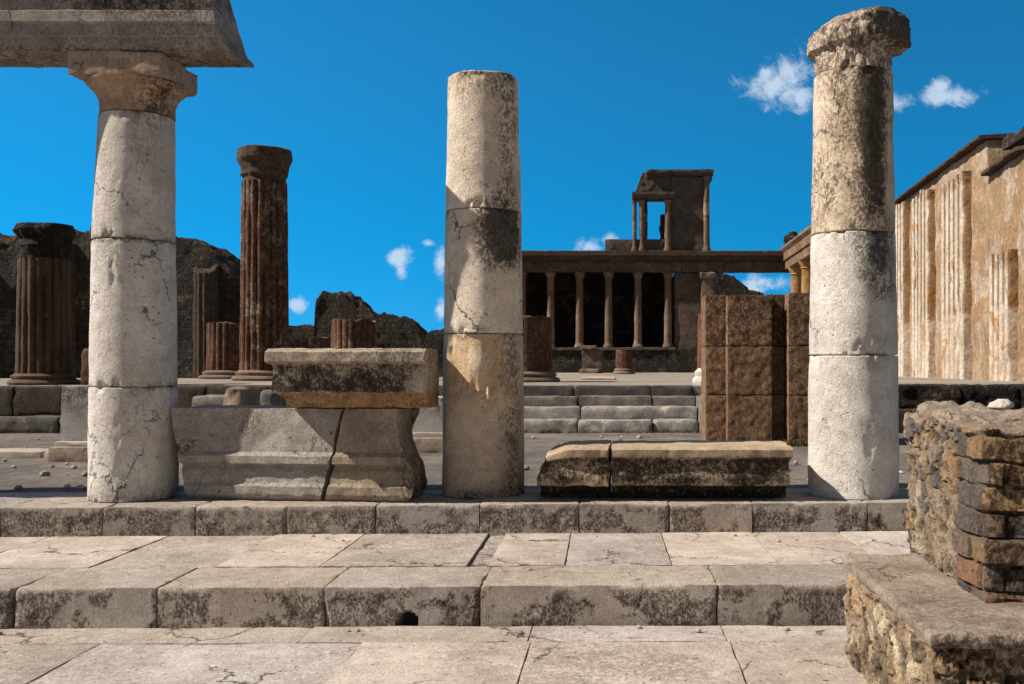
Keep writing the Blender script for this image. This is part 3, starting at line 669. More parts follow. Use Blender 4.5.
# ================================================================== NEAR RUBBLE WALL (right)
WX = 1.57
def masonry(lo, hi, seed, brickzone, res=.011, plinth=False):
    v, f, n = rbox(lo, hi, res=res, bev=.03, amp=.012, freq=4, seed=seed, chip=1.0, maxn=190)
    u = np.where(np.abs(n[:, 0]) > np.abs(n[:, 1]), v[:, 1], v[:, 0] + lo[1]); z = v[:, 2]
    wob = fbm(v * 5, 4, seed + 1)
    f1, f2, cid = voro(u * 8.0 + 1.1 * wob, z * 10.5 + 1.1 * fbm(v * 5 + 40, 4, seed + 2), seed, .95)
    cover = sstep(fbm(v * 4.5 + 9, 4, seed + 6), .02, .30)          # mortar smeared over the stones
    e = sstep(f2 - f1, .0, .10) * (1 - .75 * cover)
    r1 = np.abs(fbm(v * 14, 4, seed + 4)); r2 = fbm(v * 34, 3, seed + 5); r3 = fbm(v * 3.2, 3, seed + 7)
    ht = .016 * e * (.6 + .8 * cid) - .045 * r1 + .012 * r2 + .030 * r3
    pal = np.array([[.30, .225, .15], [.36, .30, .23], [.20, .18, .16], [.40, .35, .29], [.27, .19, .12], [.17, .155, .145], [.32, .24, .15], [.24, .215, .185]])
    if plinth: pal = np.array([[.42, .32, .20], [.50, .41, .29], [.38, .28, .17], [.58, .50, .39], [.30, .23, .16], [.47, .34, .20], [.40, .33, .25], [.20, .16, .12]])
    colr = pal[np.minimum((cid * 8).astype(int), 7)] * (.85 + .3 * _h(np.floor(cid * 1000), cid * 0, cid * 0, 5))[:, None]
    mort = np.array([.33, .27, .205]) if not plinth else np.array([.46, .38, .27])
    e2 = 1 - .8 * cover
    colr = colr * e2[:, None] + mort * (1 - e2[:, None])
    crev = (1 - sstep(f2 - f1, .0, .09)) * (1 - cover)
    ht = ht - .012 * crev; colr = colr * (1 - .65 * crev)[:, None]
    colr = colr * (1 - .6 * sstep(r1, .22, .45))[:, None] * (1 + .25 * r2)[:, None]
    side = (np.abs(n[:, 2]) < .6)
    if brickzone is not None:
        bz = brickzone(v, n)
        ch = .118; row = np.floor((z + .008 * wob) / ch); fz = (z + .008 * wob) / ch - row
        bl = .27; uo = u / bl + .5 * (row % 2) + .13 * _h(row, row * 0, row * 0, 9); bi = np.floor(uo); fu = uo - bi
        m = np.minimum(np.minimum(fz, 1 - fz) * ch, np.minimum(fu, 1 - fu) * bl); be = sstep(m + .006 * fbm(v * 20, 3, 2), .003, .011)
        bc = _h(row, bi, row * 0, seed + 8)
        pb = np.array([[.125, .112, .105], [.165, .145, .13], [.10, .09, .085], [.25, .18, .11], [.13, .113, .102], [.20, .155, .12]])
        bcol = pb[np.minimum((bc * 6).astype(int), 5)]
        up = (row >= 8)[:, None]; bcol = np.where(up & (bc > .25)[:, None], np.array([.30, .21, .12]), bcol)
        dn = (row <= 5)[:, None]; bcol = np.where(dn & (bc > .5)[:, None], np.array([.27, .16, .10]), bcol)
        bcol = bcol * be[:, None] + mort * .5 * (1 - be[:, None])
        bh = .022 * be * (.5 + bc) + .010 * fbm(v * 16, 4, 3)
        ht = ht * (1 - bz) + bh * bz; colr = colr * (1 - bz[:, None]) + bcol * bz[:, None]
    topm = sstep(n[:, 2], .5, .8)
    colr = colr * (1 - topm[:, None]) + np.array([.34, .28, .22]) * topm[:, None]
    v = v + n * (ht * (1 - topm))[:, None] * side[:, None]
    return v, f, n, colr
root = empty('masonry_wall', (2.3, 4.8, 0), 'low rubble and brick wall on a wide stone bench, cut by the right edge of the photo', 'wall')
v, f, n, colr = masonry((1.19, 3.9, -.05), (3.6, 5.52, .50), 301, None, res=.013, plinth=True)
g = G(); g.add(v, f, colr * 1.0, -.0 + .35 * sstep(-n[:, 1], .5, .9) + .12 * fbm(v * 3, 3, 8)); build('bench', g, 'masonry', root)  # camera-facing side darkened in colour as painted shade
g = G()
block(g, (1.165, 3.875, .497), (3.6, 5.54, .555), res=.016, bev=.026, amp=.016, freq=5, seed=303, chip=1.3, stain=lambda v, n: .28 * sstep(-n[:, 1], .3, .8) + .22 * fbm(v * 2.2, 3, 4) + .06, maxn=170)  # front edge's shade painted in over random stain
build('bench_top', g, 'mortar', root)
bzone = lambda v, n: np.clip(sstep(4.78 + .10 * fbm(v * np.array([0, 0, 5]), 2, 6) - v[:, 1], 0, .04) + sstep(-n[:, 1], .5, .8), 0, 1)
v, f, n, colr = masonry((WX, 4.42, .54), (3.6, 5.68, 1.33), 305, bzone, res=.0085)
# ragged top and ragged near corner
k = sstep(v[:, 2], 1.0, 1.3); v[:, 2] += k * (.05 * fbm(v * np.array([4, 4, 0]) + 2, 3, 9) + .05 * sstep(v[:, 0], 1.75, 2.1) * sstep(5.3 - v[:, 1], 0, .4))
cor = sstep(1.0 - np.hypot(v[:, 0] - WX, v[:, 1] - 4.42) / .25, 0, 1); 
rowi = np.floor(v[:, 2] / .118); v[:, 1] += cor * .05 * _h(rowi, rowi * 0, rowi * 0, 77); v[:, 0] += cor * .03 * _h(rowi, rowi * 0, rowi * 0, 78)
g = G(); g.add(v, f, colr, -.02 + .2 * fbm(v * 3, 3, 8) + .35 * sstep(-n[:, 1], .5, .9)); build('wall', g, 'masonry', root)  # shade of the front face painted in with the stain
g = G()
block(g, (WX + .06, 4.60, 1.24), (3.6, 5.62, 1.36), res=.014, bev=.05, amp=.075, freq=6, seed=308, chip=1.0, stain=.08, maxn=130)
build('mortar_capping', g, 'mortar', root)
g = G(); x = PX(1001, 5.0)
lathe(g, (x, 5.0), [(.02, 1.375), (.05, 1.39), (.045, 1.41), (.025, 1.43)], nth=30, res=.010, amp=.055, freq=13, seed=12, tint=(1.05, 1.05, 1.05))
tag(build('loose_stone', g, 'marble'), 'small white stone lying on top of the near rubble wall', 'stone')

# ================================================================== MIDDLE GROUND
def pedestal(px0, px1, pyt, pyb, label, dep):
    Yc = 1.127 / (pyb - VY) * 1000; x0, x1 = PX(px0, Yc), PX(px1, Yc); zt_ = PZ(pyt, Yc)
    root = empty('pedestal', ((x0 + x1) / 2, Yc + dep / 2, Z2), label, 'pedestal', 'marble statue bases')
    g = G(); block(g, (x0 - .10, Yc - .02, Z2 - .02), (x1 + .10, Yc + dep, PZ(pyb - 14, Yc)), res=.05, bev=.015, amp=.008, seed=int(px0), tint=(.8, .72, .6)); build('base', g, 'paving', root)
    g = G(); block(g, (x0 - .05, Yc + .03, PZ(pyb - 13.6, Yc)), (x1 + .05, Yc + dep - .05, PZ(pyb - 19, Yc)), res=.04, bev=.015, amp=.004, seed=int(px0) + 1); build('moulding', g, 'palemarble', root)
    g = G(); block(g, (x0, Yc + .08, PZ(pyb - 18.6, Yc)), (x1, Yc + dep - .1, zt_), res=.04, bev=.012, amp=.004, seed=int(px0) + 2,
                   stain=lambda v, n: .35 * sstep(v[:, 2], zt_ - .5, zt_) + .25 * fbm(v * 2, 3, 7)); build('shaft', g, 'palemarble', root)
pedestal(57, 125, 386, 461, 'pale marble statue base half hidden behind the leftmost near column', .9)
pedestal(362, 443, 398, 452, 'plain white marble statue base seen between the stacked blocks and the middle near column', 1.0)

# retaining wall / stairs of the raised hall
def course(root, x0, x1, y0, y1, z0, z1, lens, seed, mat='lava', res=.05, name='block', bev=.03, amp=.014, stain=.0, k=1.0):
    r = random.Random(seed); x = x0; i = 0
    while x < x1 - .05:
        L_ = min(r.uniform(*lens), x1 - x)
        if x1 - (x + L_) < .25: L_ = x1 - x
        g = G(); block(g, (x + .008, y0 + r.uniform(-.015, .015), z0), (x + L_ - .008, y1, z1 + r.uniform(-.01, .01)), res=res, bev=bev, amp=amp, freq=4, seed=seed * 31 + i, tint=tuple(k * q * w_ for q, w_ in zip(slabtint(seed * 7 + i), (1.0, .95, .87))), stain=stain, maxn=60)
        build(name, g, mat, root); x += L_; i += 1
xs0, xs1 = PX(395, 16.8), PX(699, 16.8)
root = empty('stone_stair', ((xs0 + xs1) / 2, 17.5, Z2), 'worn grey stair between the middle near column and the brown pier', 'stair')
zs = [Z2, .676, .878, 1.046, Z3 + .002]
for i in range(4):
    course(root, xs0, xs1, 16.8 + .4 * i, (17.26 + .4 * i) if i < 3 else 18.3, zs[i] - .05, zs[i + 1], (.9, 1.9) if i else (.6, 1.3), 400 + i, name='step_block', bev=.05 if i < 2 else .03, stain=-.05 if i < 2 else .12, k=(2.3, 2.2, 1.4, .8)[i])
g = G(); block(g, (xs1 + .01, 16.6, Z2 - .02), (xs1 + .28, 18.2, PZ(398, 16.6)), res=.06, bev=.07, amp=.03, seed=411, tint=(1.5, 1.45, 1.35)); 
tag(build('guard_stone', g, 'lava'), 'rounded pale stone closing the right end of the far stair', 'stone')
root = empty('podium_wall', (-12, 17.4, Z2), 'dark panelled podium wall below the ruined wall at the far left', 'wall')
course(root, -16, xs0 - .01, 17.0, 18.2, .74, Z3 + .01, (.8, 1.3), 420, mat='darkplaster', name='panel_block', amp=.02, stain=.25)
course(root, -16, xs0 - .01, 16.7, 17.3, Z2 - .03, .735, (.7, 1.4), 421, mat='lava', name='footing_block', bev=.05, amp=.03)
root = empty('podium_wall', (7, 17.4, Z2), 'low dark wall base in front of the ochre pilaster wall', 'wall')
course(root, 2.6, 16, 16.7, 18.2, Z2 - .03, .86, (.9, 1.6), 430, mat='darkplaster', name='footing_block', bev=.04, amp=.03, stain=.3)
course(root, 2.6, 16, 17.0, 18.2, .865, Z3 + .03, (.9, 1.6), 431, mat='ruin', name='panel_block', bev=.04, amp=.04, stain=.3)

# boulder and slabs between left column and tall column
Yb = 15.0
g = G(); lathe(g, (PX(239, Yb), Yb), [(.22, Z2 - .02), (.30, Z2 + .15), (.27, Z2 + .42), (.17, PZ(389, Yb)), (.05, PZ(386, Yb))], nth=36, res=.04, amp=.07, freq=3, seed=440, tint=(1.5, 1.2, .95))
tag(build('boulder', g, 'lava'), 'rounded brown boulder behind the top left corner of the trapezoid block', 'boulder')
g = G(); block(g, (PX(176, Yb), Yb + .5, Z2 - .02), (PX(222, Yb), Yb + 1.2, PZ(396, Yb + .5)), res=.06, bev=.03, amp=.02, seed=441, tint=(1.4, 1.35, 1.25))
tag(build('stone_block', g, 'lava'), 'flat grey block lying left of the brown boulder', 'stone block', 'loose blocks in the portico')
g = G(); block(g, (PX(252, Yb), Yb + .3, Z2 - .02), (PX(268, Yb), Yb + .9, PZ(391, Yb)), res=.06, bev=.05, amp=.03, seed=442)
tag(build('stone_block', g, 'lava'), 'small dark block lying right of the brown boulder', 'stone block', 'loose blocks in the portico')

# brown tufa pier
Yp = 14.1
root = empty('tufa_pier', (1.9, 14.7, Z2), 'massive brown tufa block pier standing left of the rightmost near column', 'pier')
segs = [(707, 727.4, .26), (727.5, 772, 0), (772.2, 787.2, .26), (787.3, 838, -.12)]
zc = [Z2 - .02, PZ(395, Yp), PZ(346, Yp), PZ(293.5, Yp)]
for j in range(3):
    for i, (a, b, dy) in enumerate(segs):
        g = G(); r = random.Random(j * 10 + i); block(g, (PX(a, Yp), Yp + dy, zc[j] + .004), (PX(b, Yp), Yp + 1.15, zc[j + 1] - .004 + (r.uniform(-.02, .01) if j == 2 else 0)), res=.026, bev=.008, amp=.010, freq=14, seed=450 + j * 10 + i,
              tint=(lambda k: (k, k * .97, k * .95))(r.uniform(1.15, 1.6)), stain=.05 + .25 * (j == 2), maxn=60)
        build('block', g, 'tufa', root)

# small debris and weeds
g = G(); rg = random.Random(5)
for i in range(260):
    zone = rg.random()
    if zone < .95: x, y, z = rg.uniform(-9, 5), 8.9 + 7.5 * rg.random() ** 1.3, Z2 - .006
    elif zone < .98: x, y, z = rg.uniform(-5, 1.5), rg.uniform(7.7, 8.02) + .03 * x, Z1
    else: x, y, z = rg.uniform(-5, 1.2), rg.uniform(5.95, 6.10), .0
    k = rg.uniform(.008, .022) if zone >= .7 else rg.uniform(.012, .055)
    lathe(g, (x, y), [(k * .6, z - k * .2), (k, z + k * .3), (k * .7, z + k * .8), (k * .2, z + k)], nth=7, res=.1, amp=k * .8, freq=.7 / k, seed=i, cap=False, tint=tuple(np.array([1, .95, .9]) * rg.uniform(.5, 1.2)))
tag(build('gravel', g, 'paving', smooth=False), kind='stuff')
mw = bpy.data.materials.new('dry weeds'); mw.use_nodes = True; NW = NT(mw.node_tree); bs_ = NW.n['Principled BSDF']
NW.l.new(NW.mix(NW.ramp(NW.noise(NW.node('ShaderNodeTexCoord').outputs['Object'], 9, 3), .35, .65), (.055, .085, .020), (.14, .13, .045)), bs_.inputs['Base Color']); bs_.inputs['Roughness'].default_value = .8; M['weed'] = mw
g = G()
def tuft(x, y, z, h, nb):
    for i in range(nb):
        a = rg.uniform(0, 6.28); l_ = h * rg.uniform(.4, 1); w_ = h * .05; ox, oy = rg.uniform(-h, h) * .5, rg.uniform(-h, h) * .25; dx, dy = math.cos(a), math.sin(a)
        V = [(x + ox - dy * w_, y + oy + dx * w_, z), (x + ox + dy * w_, y + oy - dx * w_, z), (x + ox + dx * l_ * .3 + dy * w_ * .7, y + oy + dy * l_ * .3 - dx * w_ * .7, z + l_ * .6), (x + ox + dx * l_ * .7, y + oy + dy * l_ * .7, z + l_)]
        g.add(V, [[0, 1, 2], [0, 2, 3]])
for i in range(70): tuft(rg.uniform(xs0, xs1), 16.74, Z2 - .02, rg.uniform(.04, .10), 12)
for i in range(16): tuft(rg.uniform(PX(775, 14), PX(806, 14)), 13.98, Z2 - .02, rg.uniform(.06, .16), 16)
for i in range(30): tuft(rg.uniform(-12, xs0), 16.62, Z2 - .02, rg.uniform(.04, .12), 12)
tag(build('weeds', g, 'weed', smooth=False), kind='stuff')

# ---------------- fluted columns
def fluted(c, r0, r1, z0, z1, mat, n=20, depth=.09, name='shaft', root=None, seed=0, jag=.0, stain=None, tint=None, nth=None, amp=.02):
    g = G()
    def rm(T, R, Z):
        fl = np.abs(np.sin(T * n / 2)) ** .8
        P = np.stack([np.cos(T) * 3, np.sin(T) * 3, Z * 1.2], 1)
        wear = sstep(fbm(P * 1.2, 3, seed + 1), -.5, .3)
        return R * (1 - depth * (1 - fl) * (.35 + .65 * wear) )
    tf = None
    if jag: tf = lambda P: P[:, 2] + (P[:, 2] > z1 - .02) * jag * fbm(P * 3, 3, seed + 2)
    lathe(g, c, [(r0, z0), (r1, z1)], nth=nth or n * 10, res=.12, rmod=rm, amp=amp, freq=2.5, seed=seed, stain=stain, tint=tint, topfn=tf)
    return build(name, g, mat, root)
def base_torus(c, r, z0, h, mat, root, seed=0, tint=(1, 1, 1)):
    g = G(); lathe(g, c, [(r * 1.28, z0), (r * 1.32, z0 + h * .2), (r * 1.26, z0 + h * .38), (r * 1.12, z0 + h * .5), (r * 1.16, z0 + h * .62), (r * 1.17, z0 + h * .78), (r * 1.02, z0 + h * .95), (r, z0 + h)], nth=48, res=.05, amp=.03, freq=3, seed=seed, tint=tint)
    return build('base', g, mat, root)
# tall column
Yt = 24.5; ct = (PX(264.5, Yt), Yt); u = Yt / F
root = empty('brick_column', (ct[0], ct[1], Z3), 'tall fluted brick column with a dark weathered capital, against the sky left of centre', 'column', 'fluted brick columns of the hall')
base_torus(ct, .58, Z3, .26, 'darkcol', root, 5, (1.3, 1.2, 1.1))
fluted(ct, 23.7 * u, 21.8 * u, Z3 + .26, PZ(183, Yt), 'brickcol', root=root, seed=6, depth=.15, nth=240, stain=lambda T, Z, P: .12 + .22 * fbm(P * 1.5, 3, 4) + .42 * np.exp(-(ang(T, -40) / .8) ** 2))  # random stain, plus shade painted down the right side
g = G(); z0 = PZ(183, Yt)
lathe(g, ct, [(20 * u, z0), (19.5 * u, z0 + 4 * u), (22 * u, z0 + 7 * u), (22 * u, z0 + 12 * u), (23 * u, z0 + 17 * u), (25.5 * u, z0 + 22 * u), (25.5 * u, z0 + 32 * u), (24 * u, z0 + 33 * u)], nth=60, res=.06, amp=.06, freq=5, seed=7, stain=.75,
      rmod=lambda T, R, Z: R * (1 + .03 * np.cos(4 * T + math.pi * 0)), tint=(1.1, 1, .9))
build('capital', g, 'darkcol', root)
def stump(px, w_, pyt, Y, label, mat='redbrick', n=20, seed=0, base=True, z0=Z3, depth=.09):
    u = Y / F; c_ = (PX(px, Y), Y)
    root = empty('column_stump', (c_[0], c_[1], z0), label, 'column stump', 'fluted brick columns of the hall')
    b = .24 if base else 0
    if base: base_torus(c_, w_ * u / 2, z0, b, 'darkcol', root, seed)
    fluted(c_, w_ * u / 2, w_ * u / 2 * .98, z0 + b, PZ(pyt, Y), mat, n=n, root=root, seed=seed, jag=.08, depth=depth, stain=lambda T, Z, P: .05 + .35 * np.exp(-(ang(T, -40) / .8) ** 2))  # each shaft darker round its right front
stump(230, 44, 324, 27.5, 'red brick column stump directly left of the tall brick column', seed=21)
stump(354, 44, 321, 26.0, 'fluted stump standing in front of the dark ruin, right of the row of low flutes', 'brickcol', seed=22)
stump(309, 44, 337.5, 30.0, 'very low fluted stump just right of the tall brick column', 'brickcol', n=28, seed=23)
stump(526, 52, 318, 22.5, 'smooth red brick stump half hidden behind the middle near column', seed=24, depth=.05)
stump(624, 17, 350, 42.0, 'tiny red fluted stump in front of the far podium', seed=25, n=12)
# brick column foot beside the tufa pier
Y_ = 19.5; c_ = (PX(716, Y_), Y_); root = empty('column_stump', (c_[0], c_[1], Z3), 'red brick engaged column peeping out left of the brown tufa pier, on a white base', 'column stump', 'fluted brick columns of the hall')
base_torus(c_, .36, Z3, .32, 'palemarble', root, 31); fluted(c_, .37, .35, Z3 + .32, PZ(310, Y_), 'redbrick', root=root, seed=32, jag=.15, n=16, tint=(1.4, 1.2, 1.1))

# ---------------- ruined walls
def ruin(name, label, Y, th, pts, mat, z0=Z3, seed=0, res=.09, rough=.12, amp=.06, cat='wall', tint=None, stain=None, group=None):
    """pts: (px, py) of the ragged top, left to right, at distance Y"""
    xs = np.array([PX(p[0], Y) for p in pts]); zt_ = np.array([PZ(p[1], Y) for p in pts]); H = zt_.max()
    v, f, n = rbox((xs[0], Y, z0), (xs[-1], Y + th, H), res=res, bev=.05, amp=amp, freq=1.6, seed=seed, chip=1, maxn=220)
    top = np.interp(v[:, 0], xs, zt_) + 1.5 * rough * fbm(np.stack([v[:, 0] * 1.6, v[:, 1] * 1.6, v[:, 0] * 0], 1), 5, seed + 1, .8)
    v[:, 2] = z0 + (v[:, 2] - z0) * (top - z0) / (H - z0)
    g = G(); g.add(v, f, tint, stain); return build(name, g, mat, None)
def ruin_thing(name, label, *a, **k):
    o = ruin(name, label, *a, **k); tag(o, label, k.get('cat', 'wall'), k.get('group')); return o
root = empty('ruined_wall', (PX(120, 29), 29, Z3), 'dark rubble wall with a ragged top behind the leftmost near column', 'wall')
o = ruin('wall', '', 29, 1.6, [(-150, 215), (-40, 224), (0, 240), (12, 242), (16, 232), (60, 232), (66, 226), (88, 232), (92, 219), (100, 222), (104, 236), (150, 236), (178, 236), (190, 240), (205, 245), (220, 256), (230, 268), (237, 281), (239, 290)], 'ruin', seed=51, rough=.16)
o.parent = root; o.location = o.location - root.location
for k_, (px, wd, pt, pb) in enumerate([(207, 27, 270, 378.5), (72, 10, 245, 378.5), (-30, 30, 262, 378.5)]):
    u_ = 29 / F; g = G()
    lathe(g, (PX(px, 29), 29.0), [(wd * u_ / 2, PZ(pb, 29)), (wd * u_ / 2.1, PZ(pt, 29))], nth=120, res=.12, rmod=lambda T, R, Z: R * (1 - .10 * np.abs(np.cos(T * 8)) ** .7), amp=.05, freq=1.6, seed=k_, tint=(.95, .88, .8), stain=.25,
          topfn=lambda P, pt=pt: P[:, 2] + (P[:, 2] > PZ(pt, 29) - .02) * .25 * fbm(P * 3, 3, 4)); build('half_column', g, 'darkplaster', root)
Yl = 19.2; cL = (PX(38, Yl), Yl + .2); u = Yl / F
root = empty('fluted_column', (cL[0], cL[1], Z3), 'dark fluted half column with a shapeless capital at the far left edge', 'column')
base_torus(cL, 25 * u, Z3, .22, 'darkcol', root, 55, (.7, .65, .6))
fluted(cL, 25 * u, 23 * u, Z3 + .22, PZ(258, Yl), 'darkcol', root=root, seed=56, n=18, tint=(.68, .62, .56), stain=.18, depth=.16)
g = G(); z0 = PZ(258, Yl); lathe(g, cL, [(22 * u, z0), (23 * u, z0 + 6 * u), (26 * u, z0 + 12 * u), (24 * u, z0 + 20 * u), (27 * u, z0 + 28 * u), (25 * u, z0 + 34 * u)], nth=48, res=.06, amp=.22, freq=2.6, seed=57, stain=.3); build('capital', g, 'ruin', root)
g = G(); block(g, (PX(80, 19), 19, Z3), (PX(93, 19), 19.5, PZ(348, 19)), res=.06, bev=.04, amp=.03, seed=58, tint=(.8, .75, .7)); tag(build('stone_post', g, 'tufa'), 'short brown stone post just left of the leftmost near column', 'post')
ruin_thing('ruined_wall', 'dark jagged ruin with a tall hump on the left, in the gap left of the middle near column', 36, 1.5, [(313, 340), (315, 296), (322, 293), (336, 291), (346, 294), (352, 300), (362, 306), (368, 314), (377, 318), (380, 316), (405, 316), (412, 322), (420, 332), (424, 345)], 'ruin', seed=61, rough=.3)
ruin_thing('ruined_wall', 'low dark wall between the tall brick column and the jagged ruin', 38, 1.2, [(266, 330), (280, 327), (300, 325), (312, 327), (318, 332)], 'ruin', seed=62, rough=.15)
ruin_thing('ruined_wall', 'small dark wall end touching the left edge of the middle near column', 32, 1.5, [(423, 345), (426, 334), (436, 332), (445, 328), (465, 326)], 'ruin', seed=63, rough=.15)
g = G(); Yr = 60; block(g, (PX(-60, Yr), Yr, PZ(248, Yr)), (PX(17, Yr), Yr + 6, PZ(235, Yr)), res=.4, bev=.05, amp=.02, seed=1, tint=(3.2, 2.3, 2.3)); block(g, (PX(-58, Yr), Yr + .3, Z3), (PX(15, Yr), Yr + 5.6, PZ(248.2, Yr)), res=1, bev=.05, amp=.02, seed=2, tint=(2, 2, 2))
tag(build('shed', g, 'tile'), 'sliver of a pinkish modern roof behind the ruins at the left edge', 'building')

# ================================================================== TRIBUNAL (two-storey facade at the back)
D = 50.0; u = D / F
X = lambda px: PX(px, D)
Zt = lambda py: PZ(py, D)
root = empty('tribunal', (X(610), D, Z3), 'dark two-storey colonnaded facade closing the hall at the back', 'building')
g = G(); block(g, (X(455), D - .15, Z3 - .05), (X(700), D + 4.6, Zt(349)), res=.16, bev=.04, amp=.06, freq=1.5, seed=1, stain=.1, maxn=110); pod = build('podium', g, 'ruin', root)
g = G(); block(g, (X(455), D - .22, Zt(350.5)), (X(676), D + .3, Zt(347.5)), res=.1, bev=.03, amp=.03, seed=2, maxn=120); build('ledge', g, 'darkplaster', pod)
cols = [464, 493, 522, 550.5, 579.5, 608.5, 638, 668]
for i, px in enumerate(cols):
    g = G(); cc = (X(px), D + .12); r = 4.1 * u
    fl = lambda T, R, Z: R * (1 - .07 * np.abs(np.cos(T * 9)))
    lathe(g, cc, [(r * 1.35, Zt(347.5)), (r * 1.4, Zt(346)), (r * 1.15, Zt(344.5)), (r * 1.05, Zt(343)), (r, Zt(342)), (r * .88, Zt(279))], nth=54, res=.12, rmod=fl, amp=.02, freq=2, seed=i + 3, stain=.0 + .1 * (i % 3), cap=True,
          tint=lambda T, Z, P: np.where((Z > Zt(310))[:, None], np.array([.9, .85, .8]), np.array([1.15, 1.12, 1.1])))
    co = build('column', g, 'darkcol', root)
    g = G(); lathe(g, cc, [(r * .88, Zt(279) + .003), (r * 1.0, Zt(278)), (r * .95, Zt(277)), (r * 1.25, Zt(274)), (r * 1.3, Zt(272.4))], nth=24, res=.04, amp=.06, freq=6, seed=i + 13, stain=.1)
    build('capital', g, 'darkcol', co)
# architrave, frieze, cornice
def ent(x0, x1, seed, par, y0=0):
    g = G(); pr = [(D - .2 + y0, Zt(272)), (D - .2 + y0, Zt(267.5)), (D - .25 + y0, Zt(267)), (D - .25 + y0, Zt(263)), (D - .22 + y0, Zt(262.5)), (D - .22 + y0, Zt(257)), (D - .34 + y0, Zt(255.5)), (D - .42 + y0, Zt(253)), (D - .42 + y0, Zt(251.5)), (D + .5 + y0, Zt(251.5)), (D + .5 + y0, Zt(272))]
    sweep(g, pr, x0, x1, res=.12, amp=.03, freq=3, seed=seed, stain=lambda P: .12 + .3 * sstep(-P[:, 2], -Zt(258), -Zt(262)) * (fbm(P * 2, 2, 3) > -.2), tint=lambda P: np.where((P[:, 2] > Zt(256))[:, None], np.array([1.9, 1.8, 1.75]), np.where((P[:, 2] < Zt(263))[:, None], np.array([1.35, 1.25, 1.15]), np.array([.85, .8, .78])))); return build('entablature', g, 'darkplaster', par)
ent(X(455), X(681), 31, root)
ent(X(681.3), X(795), 32, root, .02)
# interior: back wall, ceiling, side walls
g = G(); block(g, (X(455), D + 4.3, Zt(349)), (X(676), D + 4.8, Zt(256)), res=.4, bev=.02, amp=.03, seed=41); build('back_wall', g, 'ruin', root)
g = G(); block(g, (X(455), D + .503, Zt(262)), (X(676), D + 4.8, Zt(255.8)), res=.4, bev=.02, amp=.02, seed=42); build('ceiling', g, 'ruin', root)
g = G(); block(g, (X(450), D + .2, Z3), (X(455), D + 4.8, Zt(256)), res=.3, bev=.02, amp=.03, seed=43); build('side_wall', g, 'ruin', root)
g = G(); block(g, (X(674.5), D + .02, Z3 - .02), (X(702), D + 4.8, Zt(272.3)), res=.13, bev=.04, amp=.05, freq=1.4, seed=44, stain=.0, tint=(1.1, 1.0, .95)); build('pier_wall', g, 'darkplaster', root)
g = G(); block(g, (X(701), D - .18, Z3), (X(713), D + .5, Zt(279)), res=.12, bev=.05, amp=.03, seed=45); pl = build('pilaster', g, 'darkcol', root)
g = G(); block(g, (X(699.5), D - .26, Zt(279) + .004), (X(715), D + .5, Zt(272.4)), res=.08, bev=.06, amp=.07, freq=5, seed=46); build('capital', g, 'darkcol', pl)
# upper storey
g = G(); block(g, (X(605), D + .0, Zt(251.2)), (X(664), D + 1.0, Zt(239)), res=.12, bev=.05, amp=.04, seed=51, stain=.05); build('parapet', g, 'darkplaster', root)
g = G(); block(g, (X(671), D + .02, Zt(251.2)), (X(709), D + 2.2, Zt(176)), res=.14, bev=.04, amp=.04, seed=52, stain=.0, maxn=80); build('upper_wall', g, 'darkplaster', root)
g = G(); sweep(g, [(D - .18, Zt(175.8)), (D - .3, Zt(173)), (D - .3, Zt(170.5)), (D + 2.3, Zt(170.5)), (D + 2.3, Zt(175.8))], X(647), X(713), res=.1, amp=.04, freq=3, seed=53, stain=.1); build('cornice', g, 'darkplaster', root)
for px, r in [(634.6, 2.3), (641.8, 2.6), (667.8, 3.2), (706.5, 3.1)]:
    g = G(); cc = (X(px), D - .04); rr = r * u; top = 176 if px > 700 else 200
    lathe(g, cc, [(rr * 1.3, Zt(251.2)), (rr * 1.3, Zt(248.5)), (rr, Zt(247)), (rr * .9, Zt(top + 5)), (rr * 1.35, Zt(top + .5))], nth=30, res=.12, amp=.03, freq=2.4, seed=int(px), stain=.03,
          tint=(lambda T, Z, P: np.where(((Z < Zt(204)) & (Z > Zt(215)))[:, None], np.array([2.6, 2.6, 2.6]), np.array([.95, .9, .88]))) if px > 700 else (.9, .85, .8))
    build('upper_column', g, 'darkcol', root)
g = G(); block(g, (X(643.5), D + .25, Zt(251)), (X(647.5), D + 1.0, Zt(199)), res=.12, bev=.04, amp=.05, seed=54); build('jamb', g, 'ruin', root)
g = G(); block(g, (X(660.5), D + .5, Zt(251)), (X(665), D + 1.0, Zt(212)), res=.1, bev=.05, amp=.09, freq=3, seed=55, tint=(1.4, 1.2, 1)); build('jamb', g, 'ruin', root)
g = G(); sweep(g, [(D - .25, Zt(199)), (D - .32, Zt(196)), (D - .32, Zt(192.6)), (D + .9, Zt(192.6)), (D + .9, Zt(199)) ], X(632), X(673.5), res=.1, amp=.03, freq=3, seed=56, stain=.05); build('lintel', g, 'darkplaster', root)
def gable(v):
    v = v.copy(); t = (v[:, 2] - Zt(192.3)) / (Zt(171.5) - Zt(192.3)); s = np.clip((X(658) - v[:, 0]) / (X(658) - X(635)), 0, 1)
    v[:, 0] += s * t * (X(644) - X(636)) ; v[:, 2] += .10 * fbm(v * 2.5, 3, 5) * t; return v
g = G(); block(g, (X(635), D + .02, Zt(192.3)), (X(671), D + .8, Zt(171.5)), res=.1, bev=.05, amp=.05, seed=57, warp=gable, stain=.05); build('upper_wall', g, 'darkplaster', root)
# sloping ruined return wall seen below the right hand beam
ruin_thing('ruined_wall', 'dark sloping wall remnant under the right end of the far beam', 54, 1.5, [(700, 262), (712, 268), (722, 272), (733, 278), (742, 283), (750, 292), (790, 300), (830, 302)], 'ruin', seed=66, rough=.25)
